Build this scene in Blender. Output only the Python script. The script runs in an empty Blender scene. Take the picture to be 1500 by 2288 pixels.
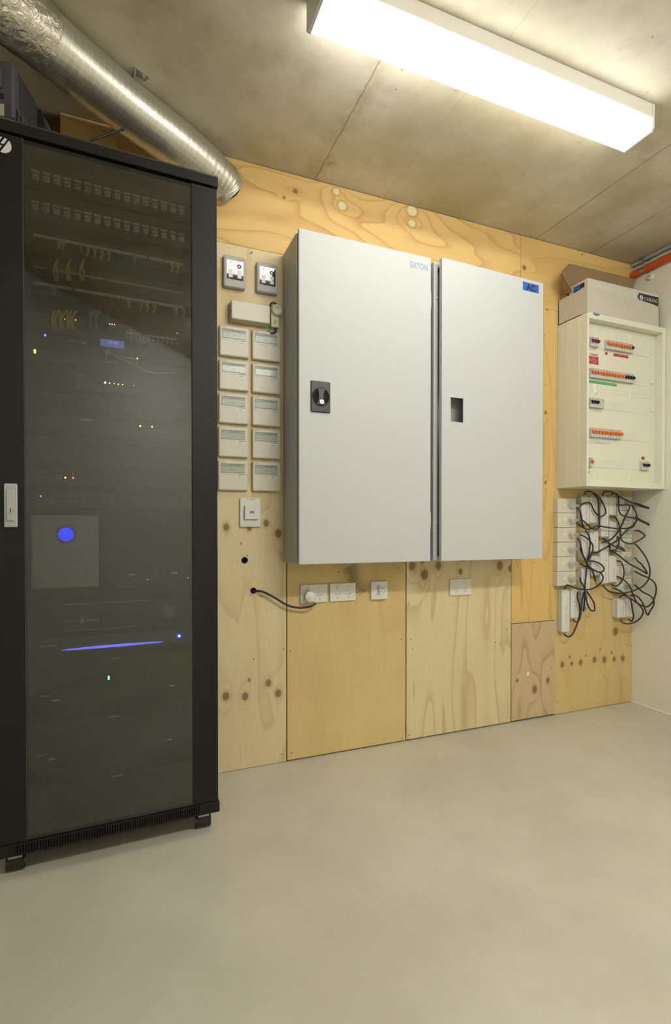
import bpy, bmesh, math, random
from mathutils import Vector, Matrix
random.seed(7)
S = bpy.context.scene
COL = S.collection
# ------------------------------------------------------------------ camera
F_PX, PY, YAW, PITCH, CAM_H, CAM_D = 1169.0, 1196.0, 0.386, -0.0108, 0.951, 2.053
ca, sa, cp_, sp_ = math.cos(YAW), math.sin(YAW), math.cos(PITCH), math.sin(PITCH)
CR = Vector((ca, -sa, 0)); CF = Vector((sa*cp_, ca*cp_, sp_)); CU = Vector((-sa*sp_, -ca*sp_, cp_))
CC = Vector((0, -CAM_D, CAM_H))
cam = bpy.data.cameras.new('camera'); co = bpy.data.objects.new('camera', cam); COL.objects.link(co)
cam.sensor_fit = 'VERTICAL'; cam.sensor_height = 36.0; cam.lens = F_PX/2288*36.0
cam.shift_y = (PY-1144)/2288; cam.clip_start = .02
co.matrix_world = Matrix(((CR.x, CU.x, -CF.x, CC.x), (CR.y, CU.y, -CF.y, CC.y), (CR.z, CU.z, -CF.z, CC.z), (0, 0, 0, 1)))
S.camera = co
# ------------------------------------------------------------------ light and exposure
w = bpy.data.worlds.new('world'); S.world = w; w.use_nodes = True
w.node_tree.nodes['Background'].inputs[0].default_value = (1, .97, .9, 1)
w.node_tree.nodes['Background'].inputs[1].default_value = 0.0
LAMP_STRENGTH = 8.5      # batten over the cabinets
FILL_STRENGTH = 46.0     # added fill lamp behind the camera, out of view
LAMP_COLOR = (1.0, .985, .93, 1)
S.view_settings.view_transform = 'Standard'
S.view_settings.look = 'None'
S.view_settings.exposure = 0.38
S.view_settings.gamma = 1.0
S.view_settings.use_curve_mapping = False

# pixel of the photograph -> point on a real plane of the room (used to read positions)
def ray(x, y): return CF + CR*((x-750)/F_PX) - CU*((y-PY)/F_PX)
def onY(x, y, Y=0.0):
    d = ray(x, y); return CC + d*((Y-CC.y)/d.y)
def onZ(x, y, Z):
    d = ray(x, y); return CC + d*((Z-CC.z)/d.z)

# ------------------------------------------------------------------ materials
def nt(name):
    m = bpy.data.materials.new(name); m.use_nodes = True
    return m, m.node_tree, m.node_tree.nodes['Principled BSDF']
def mat(name, c, rough=.5, metal=0.0, emit=0.0, spec=.5, bump=0.0, bscale=200, ecol=None, alpha=1.0, var=0.0, coat=0.0):
    m, t, b = nt(name)
    b.inputs['Base Color'].default_value = (*c, 1)
    b.inputs['Roughness'].default_value = rough; b.inputs['Metallic'].default_value = metal
    b.inputs['Specular IOR Level'].default_value = spec
    b.inputs['Coat Weight'].default_value = coat
    if emit:
        b.inputs['Emission Color'].default_value = (*(ecol or c), 1); b.inputs['Emission Strength'].default_value = emit
    if alpha < 1: b.inputs['Alpha'].default_value = alpha
    if bump or var:
        tc = t.nodes.new('ShaderNodeTexCoord'); n = t.nodes.new('ShaderNodeTexNoise'); n.inputs['Scale'].default_value = bscale; n.inputs['Detail'].default_value = 4
        t.links.new(tc.outputs['Object'], n.inputs['Vector'])
        if bump:
            bp = t.nodes.new('ShaderNodeBump'); bp.inputs['Strength'].default_value = bump; bp.inputs['Distance'].default_value = .001
            t.links.new(n.outputs['Fac'], bp.inputs['Height']); t.links.new(bp.outputs['Normal'], b.inputs['Normal'])
        if var:
            mx = t.nodes.new('ShaderNodeMixRGB'); mx.inputs[1].default_value = (*[v*(1-var) for v in c], 1); mx.inputs[2].default_value = (*[min(1, v*(1+var)) for v in c], 1)
            t.links.new(n.outputs['Fac'], mx.inputs[0]); t.links.new(mx.outputs[0], b.inputs['Base Color'])
    return m

class G:
    """tiny helper to write shader maths"""
    def __init__(s, t): s.t = t
    def _in(s, sock, v):
        if isinstance(v, (int, float)): sock.default_value = v
        elif isinstance(v, tuple): sock.default_value = v
        else: s.t.links.new(v, sock)
    def m(s, op, a, b=0.0, c=0.0, clamp=False):
        n = s.t.nodes.new('ShaderNodeMath'); n.operation = op; n.use_clamp = clamp
        s._in(n.inputs[0], a); s._in(n.inputs[1], b); s._in(n.inputs[2], c); return n.outputs[0]
    def mix(s, f, a, b):
        n = s.t.nodes.new('ShaderNodeMixRGB'); s._in(n.inputs[0], f); s._in(n.inputs[1], a if not (isinstance(a, tuple) and len(a) == 3) else (*a, 1)); s._in(n.inputs[2], b if not (isinstance(b, tuple) and len(b) == 3) else (*b, 1)); return n.outputs[0]
    def xyz(s):
        tc = s.t.nodes.new('ShaderNodeTexCoord'); sp = s.t.nodes.new('ShaderNodeSeparateXYZ'); s.t.links.new(tc.outputs['Object'], sp.inputs[0]); return sp.outputs
    def vec(s, x, y, z):
        n = s.t.nodes.new('ShaderNodeCombineXYZ'); s._in(n.inputs[0], x); s._in(n.inputs[1], y); s._in(n.inputs[2], z); return n.outputs[0]
    def noise(s, v, scale, detail=2, rough=.5, dist=0.0):
        n = s.t.nodes.new('ShaderNodeTexNoise'); s.t.links.new(v, n.inputs['Vector']); n.inputs['Scale'].default_value = scale
        n.inputs['Detail'].default_value = detail; n.inputs['Roughness'].default_value = rough; n.inputs['Distortion'].default_value = dist; return n.outputs['Fac']
    def ramp(s, v, a, b):
        n = s.t.nodes.new('ShaderNodeMapRange'); n.interpolation_type = 'SMOOTHSTEP'; s._in(n.inputs[0], v); n.inputs[1].default_value = a; n.inputs[2].default_value = b; return n.outputs[0]
    def bump(s, h, dist, strength, b):
        n = s.t.nodes.new('ShaderNodeBump'); n.inputs['Strength'].default_value = strength; n.inputs['Distance'].default_value = dist
        s.t.links.new(h, n.inputs['Height']); s.t.links.new(n.outputs['Normal'], b.inputs['Normal'])

def wood(name, light, dark, vertical=True, K=7.0, seed=0.0, knots=(), line=.7, along=.55, across=3.2, blotch=.25):
    m, t, b = nt(name); g = G(t); X, Y, Z = g.xyz()
    u, v = (X, Z) if vertical else (Z, X)        # u across the grain, v along it
    h = g.noise(g.vec(g.m('MULTIPLY', u, across), g.m('MULTIPLY', v, along), seed), 1.0, 2.0, .45)
    h = g.m('ADD', h, g.m('MULTIPLY', u, .16))
    fine = g.noise(g.vec(g.m('MULTIPLY', u, 60), g.m('MULTIPLY', v, 2.2), seed+3), 1.0, 3, .6)
    h = g.m('ADD', h, g.m('MULTIPLY', fine, .012))
    core = None; pale = None; stain = None
    for kx, kz, r, kind in knots:
        el = 1.25 if vertical else 1.0; ew = 1.0 if vertical else 1.1
        dx = g.m('DIVIDE', g.m('SUBTRACT', X, kx), r*ew); dz = g.m('DIVIDE', g.m('SUBTRACT', Z, kz), r*el)
        d = g.m('SQRT', g.m('ADD', g.m('MULTIPLY', dx, dx), g.m('MULTIPLY', dz, dz)))
        if kind in ('k', 'p'):
            gx, gz = (.55, .28) if vertical else (.22, .5)
            ddx = g.m('MULTIPLY', dx, gx); ddz = g.m('MULTIPLY', dz, gz)
            q = g.m('ADD', g.m('MULTIPLY', ddx, ddx), g.m('MULTIPLY', ddz, ddz))
            h = g.m('ADD', h, g.m('MULTIPLY', g.m('POWER', 2.718, g.m('MULTIPLY', q, -1.0)), .16 if r > .012 else .05))
        msk = g.ramp(d, 1.12, .86)
        if kind == 'k':
            ring = g.m('ABSOLUTE', g.m('SINE', g.m('MULTIPLY', d, 9.0)))
            mk = g.m('MULTIPLY', msk, g.m('ADD', .72, g.m('MULTIPLY', ring, .28)))
            core = mk if core is None else g.m('MAXIMUM', core, mk)
            halo = g.ramp(d, 2.2, .9); stain = halo if stain is None else g.m('MAXIMUM', stain, halo)
        elif kind == 'p':
            pale = msk if pale is None else g.m('MAXIMUM', pale, msk)
            halo = g.ramp(d, 1.9, 1.05); stain = halo if stain is None else g.m('MAXIMUM', stain, halo)
    fr = g.m('FRACT', g.m('MULTIPLY', h, K))
    ln = g.m('MULTIPLY', g.m('POWER', fr, 6.0), g.ramp(fr, 1.0, .95))
    ln2 = g.m('MULTIPLY', ln, g.m('ADD', .35, g.noise(g.vec(X, Y, Z), 3.0, 2)))
    col = g.mix(g.m('MULTIPLY', ln2, line), light, dark)
    fib = g.noise(g.vec(g.m('MULTIPLY', u, 420), g.m('MULTIPLY', v, 9), seed), 1.0, 2, .6)
    col = g.mix(g.m('MULTIPLY', g.ramp(fib, .45, .8), .22), col, dark)
    bl = g.noise(g.vec(g.m('MULTIPLY', u, 5), g.m('MULTIPLY', v, 1.6), seed+9), 1.0, 3, .6)
    col = g.mix(g.m('MULTIPLY', g.ramp(bl, .35, .75), blotch), col, tuple(a*.45+d_*.55 for a, d_ in zip(light, dark)))
    if stain is not None: col = g.mix(g.m('MULTIPLY', stain, .42), col, dark)
    if core is not None: col = g.mix(g.m('MULTIPLY', core, .8), col, (.19, .085, .04))
    if pale is not None: col = g.mix(pale, col, (.80, .74, .44))
    t.links.new(col, b.inputs['Base Color']); b.inputs['Roughness'].default_value = .62; b.inputs['Specular IOR Level'].default_value = .3
    g.bump(g.m('ADD', fib, g.m('MULTIPLY', ln, .5)), .0006, .25, b)
    return m

M = {}
M['cab'] = mat('painted_steel', (.535, .55, .555), .5, spec=.3, bump=.12, bscale=900)
M['cabside'] = M['cab']
M['black'] = mat('black_powder_coat', (.0095, .009, .008), .45, spec=.3, bump=.25, bscale=1500)
M['blackin'] = mat('rack_interior_black', (.012, .012, .011), .6)
M['dark'] = mat('black_plastic', (.012, .011, .010), .4)
M['lidedge'] = mat('pale_lid_edge_coat', (.11, .10, .075), .6)
M['void'] = mat('dark_hole', (.004, .004, .003), .9)
M['white'] = mat('white_plastic', (.74, .73, .68), .35)
M['cream'] = mat('cream_plastic', (.66, .62, .51), .4)
M['hager'] = mat('ivory_painted_steel', (.76, .75, .62), .42)
M['board'] = mat('ivory_cover_plate', (.74, .73, .60), .45)
M['grey'] = mat('grey_plastic', (.36, .36, .34), .45)
M['lgrey'] = mat('light_grey_plastic', (.52, .53, .52), .4)
M['steel'] = mat('zinc_steel', (.55, .54, .50), .32, metal=.9)
M['chrome'] = mat('bright_steel', (.75, .74, .70), .2, metal=1)
M['cable'] = mat('black_cable', (.022, .018, .016), .45)
M['orange'] = mat('orange_plastic', (.80, .17, .02), .4)
M['orangep'] = mat('orange_pipe', (.62, .09, .012), .4)
M['red'] = mat('red_label', (.45, .03, .03), .5)
M['dred'] = mat('dark_red_toggle', (.20, .015, .015), .4)
M['green'] = mat('green_label', (.08, .38, .09), .5)
M['blue'] = mat('blue_tape', (.03, .12, .50), .5)
M['bluet'] = mat('blue_print', (.03, .12, .40), .5)
M['paleblue'] = mat('pale_blue_print', (.27, .38, .47), .5)
M['ink'] = mat('black_ink', (.02, .02, .02), .6)
M['lcd'] = mat('lcd_glass', (.42, .47, .37), .25)
M['lcdd'] = mat('lcd_segment', (.20, .24, .18), .4)
M['bandg'] = mat('grey_band', (.26, .26, .24), .4)
M['silver'] = mat('silver_plastic', (.42, .42, .415), .5)
M['gloss'] = mat('glossy_dark_screen', (.03, .03, .03), .05, coat=1.0)
M['carton'] = mat('brown_cardboard', (.33, .22, .12), .8, bump=.2, bscale=300)
M['wcard'] = mat('white_cardboard', (.56, .53, .45), .7, var=.05, bscale=12)
M['wcard2'] = mat('white_carton_lid', (.60, .58, .52), .6)
M['yellow'] = mat('yellow_patch_cable', (.75, .55, .06), .5)
M['gcable'] = mat('green_patch_cable', (.08, .42, .30), .5)
M['bcable'] = mat('blue_wire', (.02, .035, .10), .45)
M['gywire'] = mat('green_wire', (.10, .32, .08), .5)
M['foam'] = mat('dark_grey_plastic', (.05, .052, .06), .5)
M['navy'] = mat('grey_blue_casing', (.07, .073, .085), .5)
M['paper'] = mat('printed_sticker', (.42, .38, .27), .6)
M['letter'] = mat('white_print', (.65, .65, .62), .5)
M['strip'] = mat('label_strip', (.55, .55, .50), .5)
M['device'] = mat('black_device_face', (.016, .015, .014), .45)
M['device2'] = mat('charcoal_device_face', (.028, .027, .025), .5)
M['clear'] = mat('clear_plug_plastic', (.72, .74, .74), .12, alpha=.40)
M['greyboot'] = mat('grey_cable_boot', (.42, .41, .36), .4, alpha=.85)
M['pencil'] = mat('pencil_marks', (.16, .12, .07), .7)
M['nail'] = mat('nail_head', (.08, .05, .03), .6)
M['cyanbox'] = mat('pale_grey_casing', (.80, .88, .88), .4)
def led(n, c, e): return mat(n, (.02, .02, .02), .4, emit=e, ecol=c)
M['l_y'] = led('led_yellow', (.65, .8, .05), 22); M['l_b'] = led('led_blue', (.05, .07, 1), 14); M['l_bb'] = led('led_pale_blue', (.35, .38, 1), 22)
M['l_r'] = led('led_red', (1, .05, .08), 14); M['l_g'] = led('led_green', (.05, 1, .15), 25); M['l_o'] = led('led_amber', (1, .35, .05), 14)
M['bar'] = led('light_bar', (.11, .12, 1), 2.4); M['disp'] = led('lit_display', (.10, .12, .45), .9); M['dispt'] = led('lit_digits', (.3, .35, .8), 2.2)
M['bigb'] = led('blue_light_lens', (.003, .03, 1), 1.9)
# lamp diffuser (a lamp: it gives off light)
M['diff'] = mat('lamp_diffuser', (.9, .9, .88), .5, emit=LAMP_STRENGTH, ecol=LAMP_COLOR[:3])
M['diff_fill'] = mat('lamp_diffuser_entrance', (.9, .9, .88), .5, emit=FILL_STRENGTH, ecol=LAMP_COLOR[:3])  # glow of the added fill lamp
M['lamph'] = mat('lamp_housing', (.62, .60, .53), .4)
M['plaster'] = mat('white_painted_wall', (.82, .80, .69), .7, bump=.15, bscale=90)
M['plasterb'] = mat('white_painted_wall_behind', (.80, .785, .74), .7)

# concrete ceiling
m, t, b = nt('concrete_ceiling'); g = G(t); X, Y, Z = g.xyz(); P = g.vec(X, Y, Z)
n1 = g.noise(P, 1.3, 5, .6); n2 = g.noise(P, 7, 6, .65); n3 = g.noise(P, 45, 4, .6)
c = g.mix(g.ramp(n1, .35, .62), (.45, .405, .275), (.66, .62, .51)); c = g.mix(g.m('MULTIPLY', g.ramp(n2, .5, .75), .28), c, (.27, .21, .12))
c = g.mix(g.m('MULTIPLY', g.ramp(n3, .55, .8), .2), c, (.56, .52, .43))
vo = t.nodes.new('ShaderNodeTexVoronoi'); vo.inputs['Scale'].default_value = 5.0; t.links.new(P, vo.inputs['Vector'])
c = g.mix(g.m('MULTIPLY', g.ramp(vo.outputs['Distance'], .11, .02), g.m('MULTIPLY', g.ramp(n2, .50, .58), .85)), c, (.15, .10, .045))
n4 = g.noise(P, 120, 3, .6); c = g.mix(g.m('MULTIPLY', g.ramp(n4, .62, .72), .28), c, (.25, .20, .12))
vo3 = t.nodes.new('ShaderNodeTexVoronoi'); vo3.inputs['Scale'].default_value = 16.0; t.links.new(P, vo3.inputs['Vector'])
c = g.mix(g.m('MULTIPLY', g.ramp(vo3.outputs['Distance'], .085, .03), g.m('MULTIPLY', g.ramp(n1, .45, .6), .7)), c, (.12, .09, .05))
vo2 = t.nodes.new('ShaderNodeTexVoronoi'); vo2.inputs['Scale'].default_value = 11.0; t.links.new(P, vo2.inputs['Vector'])
c = g.mix(g.m('MULTIPLY', g.ramp(vo2.outputs['Distance'], .16, .03), g.m('MULTIPLY', g.ramp(n2, .5, .4), .3)), c, (.62, .58, .50))
seam = None
for sx, wd, amp in ((.742, .0018, .75), (1.914, .0022, .8), (2.279, .0022, .8), (1.06, .0015, .25)):
    wob = g.m('MULTIPLY', g.m('SUBTRACT', g.noise(P, 18, 3), .5), .012)
    dd = g.m('ABSOLUTE', g.m('SUBTRACT', g.m('ADD', X, wob), sx)); k = g.m('MULTIPLY', g.ramp(dd, wd*2.2, wd*.6), amp)
    seam = k if seam is None else g.m('MAXIMUM', seam, k)
sd = g.m('ABSOLUTE', g.m('SUBTRACT', X, .742)); c = g.mix(g.m('MULTIPLY', g.m('MULTIPLY', g.ramp(sd, .07, .0), g.ramp(n2, .42, .6)), .55), c, (.36, .27, .11))
c = g.mix(g.m('MULTIPLY', seam, .7), c, (.15, .11, .06))
t.links.new(c, b.inputs['Base Color']); b.inputs['Roughness'].default_value = .6; b.inputs['Specular IOR Level'].default_value = .35
g.bump(g.m('SUBTRACT', g.m('ADD', n2, g.m('MULTIPLY', n3, .3)), seam), .002, .35, b); M['ceil'] = m
# floor
m, t, b = nt('sealed_concrete_floor'); g = G(t); X, Y, Z = g.xyz(); P = g.vec(X, Y, Z)
n1 = g.noise(P, 1.6, 5, .6); n2 = g.noise(P, 9, 6, .7); n3 = g.noise(P, 160, 2, .5)
c = g.mix(g.ramp(n1, .35, .65), (.50, .48, .385), (.585, .565, .465)); c = g.mix(g.m('MULTIPLY', g.ramp(n2, .45, .8), .18), c, (.45, .43, .34))
c = g.mix(g.m('MULTIPLY', n3, .12), c, (.70, .67, .60))
vo = t.nodes.new('ShaderNodeTexVoronoi'); vo.inputs['Scale'].default_value = 3.3; t.links.new(P, vo.inputs['Vector'])
c = g.mix(g.m('MULTIPLY', g.ramp(vo.outputs['Distance'], .012, .005), .6), c, (.15, .12, .08))
t.links.new(c, b.inputs['Base Color']); t.links.new(g.m('ADD', .30, g.m('MULTIPLY', n2, .2)), b.inputs['Roughness']); b.inputs['Specular IOR Level'].default_value = .4
g.bump(n1, .004, .08, b); M['floor'] = m
# foil duct
m, t, b = nt('duct_foil'); g = G(t); X, Y, Z = g.xyz()
uvn = t.nodes.new('ShaderNodeUVMap'); sp = t.nodes.new('ShaderNodeSeparateXYZ'); t.links.new(uvn.outputs[0], sp.inputs[0])
u, v = sp.outputs[0], sp.outputs[1]
def gl(x, n, wd): return g.ramp(g.m('ABSOLUTE', g.m('SUBTRACT', g.m('FRACT', g.m('MULTIPLY', x, n)), .5)), wd, 0.0)
grid = g.m('MAXIMUM', gl(u, 48, .07), gl(v, 30, .10))
nn = g.noise(g.vec(g.m('MULTIPLY', u, 60), g.m('MULTIPLY', v, 12), 0.0), 1.0, 4, .7)
rib = g.m('SINE', g.m('MULTIPLY', u, 48*6.283))
t.links.new(g.mix(grid, (.60, .58, .52), (.80, .78, .70)), b.inputs['Base Color']); b.inputs['Metallic'].default_value = .85
t.links.new(g.m('ADD', .27, g.m('MULTIPLY', nn, .16)), b.inputs['Roughness'])
g.bump(g.m('ADD', g.m('MULTIPLY', rib, .12), g.m('MULTIPLY', nn, 1.2)), .003, .3, b); M['foil'] = m
m, t, b = nt('foil_tape'); g = G(t); X, Y, Z = g.xyz()
nn = g.noise(g.vec(X, Y, Z), 38, 4, .6, 1.5)
b.inputs['Base Color'].default_value = (.62, .59, .52, 1); b.inputs['Metallic'].default_value = .85; b.inputs['Roughness'].default_value = .25
g.bump(nn, .006, .9, b); M['tape'] = m
# tinted glass of the rack door: a dark see-through pane with a reflecting surface
m = bpy.data.materials.new('tinted_glass'); m.use_nodes = True; t = m.node_tree; t.nodes.clear(); g = G(t)
out = t.nodes.new('ShaderNodeOutputMaterial'); tr = t.nodes.new('ShaderNodeBsdfTransparent'); tr.inputs[0].default_value = (.66, .66, .64, 1)
gs = t.nodes.new('ShaderNodeBsdfGlossy'); gs.inputs['Roughness'].default_value = .03; gs.inputs['Color'].default_value = (1, 1, 1, 1)
fr = t.nodes.new('ShaderNodeFresnel'); fr.inputs[0].default_value = 1.75
mx = t.nodes.new('ShaderNodeMixShader'); t.links.new(fr.outputs[0], mx.inputs[0]); t.links.new(tr.outputs[0], mx.inputs[1]); t.links.new(gs.outputs[0], mx.inputs[2]); t.links.new(mx.outputs[0], out.inputs[0]); M['glass'] = m

# ------------------------------------------------------------------ mesh builder
_fonts = {}
def text_mesh(s):
    if s in _fonts: return _fonts[s]
    cu = bpy.data.curves.new('t', 'FONT'); cu.body = s; cu.size = 1.0; cu.align_x = 'CENTER'; cu.align_y = 'CENTER'; cu.resolution_u = 3
    if s in ('EATON', 'AC', 'WARNING', 'hager'): cu.offset = .035
    o = bpy.data.objects.new('t', cu); COL.objects.link(o); dg = bpy.context.evaluated_depsgraph_get(); me = bpy.data.meshes.new_from_object(o.evaluated_get(dg))
    vs = [v.co.copy() for v in me.vertices]; fs = [tuple(p.vertices) for p in me.polygons]
    bpy.data.objects.remove(o); bpy.data.curves.remove(cu); bpy.data.meshes.remove(me)
    _fonts[s] = (vs, fs); return _fonts[s]

class MB:
    def __init__(s): s.v = []; s.f = []; s.m = []; s.sm = []; s.mats = []; s.uv = {}
    def mi(s, m):
        m = M[m] if isinstance(m, str) else m
        if m not in s.mats: s.mats.append(m)
        return s.mats.index(m)
    def add(s, vs, fs, m, smooth=False):
        o = len(s.v); s.v += [tuple(v) for v in vs]; k = s.mi(m)
        for f in fs: s.f.append(tuple(o+i for i in f)); s.m.append(k); s.sm.append(smooth)
        return s
    def box(s, x0, x1, y0, y1, z0, z1, m, bev=0.0, seg=2, rot=None):
        if x0 > x1: x0, x1 = x1, x0
        if y0 > y1: y0, y1 = y1, y0
        if z0 > z1: z0, z1 = z1, z0
        if bev <= 0:
            vs = [(x, y, z) for x in (x0, x1) for y in (y0, y1) for z in (z0, z1)]
            fs = [(0, 1, 3, 2), (4, 6, 7, 5), (0, 4, 5, 1), (2, 3, 7, 6), (0, 2, 6, 4), (1, 5, 7, 3)]
            if rot: vs = [rot(Vector(v)) for v in vs]
            return s.add(vs, fs, m)
        bm = bmesh.new(); bmesh.ops.create_cube(bm, size=1, matrix=Matrix.Translation(((x0+x1)/2, (y0+y1)/2, (z0+z1)/2)) @ Matrix.Diagonal((x1-x0, y1-y0, z1-z0, 1)))
        bmesh.ops.bevel(bm, geom=list(bm.edges), offset=min(bev, .49*min(x1-x0, y1-y0, z1-z0)), segments=seg, affect='EDGES', profile=.5)
        bm.verts.index_update(); vs = [v.co.copy() for v in bm.verts]; fs = [[v.index for v in f.verts] for f in bm.faces]; bm.free()
        if rot: vs = [rot(v) for v in vs]
        return s.add(vs, fs, m)
    def cyl(s, p0, p1, r, m, n=20, r2=None, cap=True):
        p0, p1 = Vector(p0), Vector(p1); d = (p1-p0).normalized(); a = d.orthogonal().normalized(); b = d.cross(a); r2 = r if r2 is None else r2
        vs = []
        for p, rr in ((p0, r), (p1, r2)):
            for i in range(n):
                th = 2*math.pi*i/n; vs.append(p+(a*math.cos(th)+b*math.sin(th))*rr)
        s.add(vs, [(i, (i+1) % n, n+(i+1) % n, n+i) for i in range(n)], m, True)
        if cap: s.add(vs[:n], [tuple(range(n))[::-1]], m); s.add(vs[n:], [tuple(range(n))], m)
        return s
    def lathe(s, c, axis, prof, m, n=24):
        """prof: list of (distance along axis, radius)"""
        c = Vector(c); d = Vector(axis).normalized(); a = d.orthogonal().normalized(); b = d.cross(a); vs = []; fs = []
        for h, r in prof:
            for i in range(n):
                th = 2*math.pi*i/n; vs.append(c+d*h+(a*math.cos(th)+b*math.sin(th))*max(r, 1e-5))
        for k in range(len(prof)-1):
            for i in range(n): fs.append((k*n+i, k*n+(i+1) % n, (k+1)*n+(i+1) % n, (k+1)*n+i))
        return s.add(vs, fs, m, True)
    def prism(s, pts, y0, y1, m):
        """outline in (x,z), extruded along y"""
        n = len(pts); vs = [(x, y0, z) for x, z in pts]+[(x, y1, z) for x, z in pts]
        return s.add(vs, [tuple(range(n)), tuple(range(2*n-1, n-1, -1))]+[(i, i+n, (i+1) % n+n, (i+1) % n) for i in range(n)], m)
    def prismx(s, pts, x0, x1, m):
        """outline in (y,z), extruded along x"""
        n = len(pts); vs = [(x0, y, z) for y, z in pts]+[(x1, y, z) for y, z in pts]
        return s.add(vs, [tuple(range(n))[::-1], tuple(range(n, 2*n))]+[(i, (i+1) % n, (i+1) % n+n, i+n) for i in range(n)], m)
    def tube(s, pts, r, m, n=8, sub=5, cap=True):
        P = [Vector(p) for p in pts]
        if len(P) > 2 and sub > 1:
            Q = []
            for i in range(len(P)-1):
                p0 = P[max(i-1, 0)]; p1 = P[i]; p2 = P[i+1]; p3 = P[min(i+2, len(P)-1)]
                for k in range(sub):
                    t_ = k/sub; Q.append(.5*((2*p1)+(p2-p0)*t_+(2*p0-5*p1+4*p2-p3)*t_*t_+(3*p1-p0-3*p2+p3)*t_**3))
            Q.append(P[-1]); P = Q
        d = (P[1]-P[0]).normalized(); a = d.orthogonal().normalized(); vs = []
        for i, p in enumerate(P):
            d = (P[min(i+1, len(P)-1)]-P[max(i-1, 0)])
            if d.length < 1e-9: d = Vector((0, 0, 1))
            d.normalize(); a = (a-d*a.dot(d)); a = a.normalized() if a.length > 1e-6 else d.orthogonal().normalized(); b = d.cross(a)
            for k in range(n):
                th = 2*math.pi*k/n; vs.append(p+(a*math.cos(th)+b*math.sin(th))*r)
        fs = [(i*n+k, i*n+(k+1) % n, (i+1)*n+(k+1) % n, (i+1)*n+k) for i in range(len(P)-1) for k in range(n)]
        s.add(vs, fs, m, True)
        if cap: s.add(vs[:n], [tuple(range(n))[::-1]], m); s.add(vs[-n:], [tuple(range(n))], m)
        return s
    def text(s, st, x, y, z, h, m, wid=None, rot=0.0, align='c'):
        """st centred at (x,z), facing -y; h = capital height; wid = total width"""
        vs, fs = text_mesh(st); sx = sz = h/.69
        x0 = min(v.x for v in vs); x1 = max(v.x for v in vs)
        if wid: sx = wid/(x1-x0)
        cx = (x0+x1)/2; cr, sr = math.cos(rot), math.sin(rot); V = []
        for v in vs:
            a = (v.x-cx)*sx; b = v.y*sz
            if align == 'l': a += (x1-x0)/2*sx
            V.append((x+a*cr-b*sr, y, z+a*sr+b*cr))
        return s.add(V, fs, m)
    def disc(s, x, y, z, r, m, n=16, rz=None):
        rz = rz or r
        return s.add([(x+r*math.cos(2*math.pi*i/n), y, z+rz*math.sin(2*math.pi*i/n)) for i in range(n)], [tuple(range(n))], m)
    def build(s, name, parent=None, loc=(0, 0, 0), off=None):
        me = bpy.data.meshes.new(name); off = off or (0, 0, 0)
        me.from_pydata([(v[0]-off[0], v[1]-off[1], v[2]-off[2]) for v in s.v], [], s.f)
        for mt in s.mats: me.materials.append(mt)
        for p, k, sm in zip(me.polygons, s.m, s.sm): p.material_index = k; p.use_smooth = sm
        me.update(); o = bpy.data.objects.new(name, me); COL.objects.link(o); o.location = off if parent and off != (0, 0, 0) else (off if off != (0, 0, 0) else loc)
        if parent: o.parent = parent
        return o


def tag(o, label=None, cat=None, group=None, kind=None):
    if label: o['label'] = label
    if cat: o['category'] = cat
    if group: o['group'] = group
    if kind: o['kind'] = kind
    return o
def thing(name, label, cat, loc=(0, 0, 0), rz=0.0, group=None):
    o = bpy.data.objects.new(name, None); o.empty_display_size = .05; COL.objects.link(o); o.location = loc; o.rotation_euler = (0, 0, rz)
    return tag(o, label, cat, group)
def copy_tree(o, parent=None):
    c = o.copy(); COL.objects.link(c)
    if parent: c.parent = parent
    for ch in list(o.children): copy_tree(ch, c)
    return c

# ================================================================== THE ROOM
H = 2.4; XR = 2.600
tag(MB().box(-.95, XR+.1, -4.0, .12, -.1, 0, 'floor').build('floor'), kind='structure')
tag(MB().box(-.95, XR+.1, -4.0, .12, H, H+.12, 'ceil').build('ceiling'), kind='structure')
tag(MB().box(-.95, XR+.1, .0195, .12, 0, H, wood('backing_ply', (.12, .075, .035), (.06, .035, .015), True, 5, 2.0)).build('wall_back'), kind='structure')
tag(MB().box(XR, XR+.1, -4.0, .018, 0, H, 'plaster').build('wall_right'), kind='structure')
tag(MB().box(-.95, -.86, -1.72, .018, 0, H, 'plasterb').build('wall_left'), kind='structure')
# oblique wall behind the camera
b_ = MB(); n_ = Vector((.71, .70, 0)).normalized(); p_, q_ = Vector((-.92, -1.62, 0)), Vector((1.35, -3.93, 0))
b_.add([p_, q_, q_-n_*.1, p_-n_*.1, p_+Vector((0, 0, H)), q_+Vector((0, 0, H)), q_-n_*.1+Vector((0, 0, H)), p_-n_*.1+Vector((0, 0, H))], [(0, 4, 5, 1), (1, 5, 6, 2), (2, 6, 7, 3), (3, 7, 4, 0), (4, 7, 6, 5), (0, 1, 2, 3)], 'plasterb')
tag(b_.build('wall_front_left'), kind='structure')
tag(MB().box(1.2, XR+.1, -4.0, -3.9, 0, H, 'plasterb').build('wall_front'), kind='structure')
tag(MB().tube([(XR-.002, -.0, .002), (XR-.002, -1.6, .002)], .004, 'plaster', 6).build('trim_1'), kind='structure')

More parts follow.
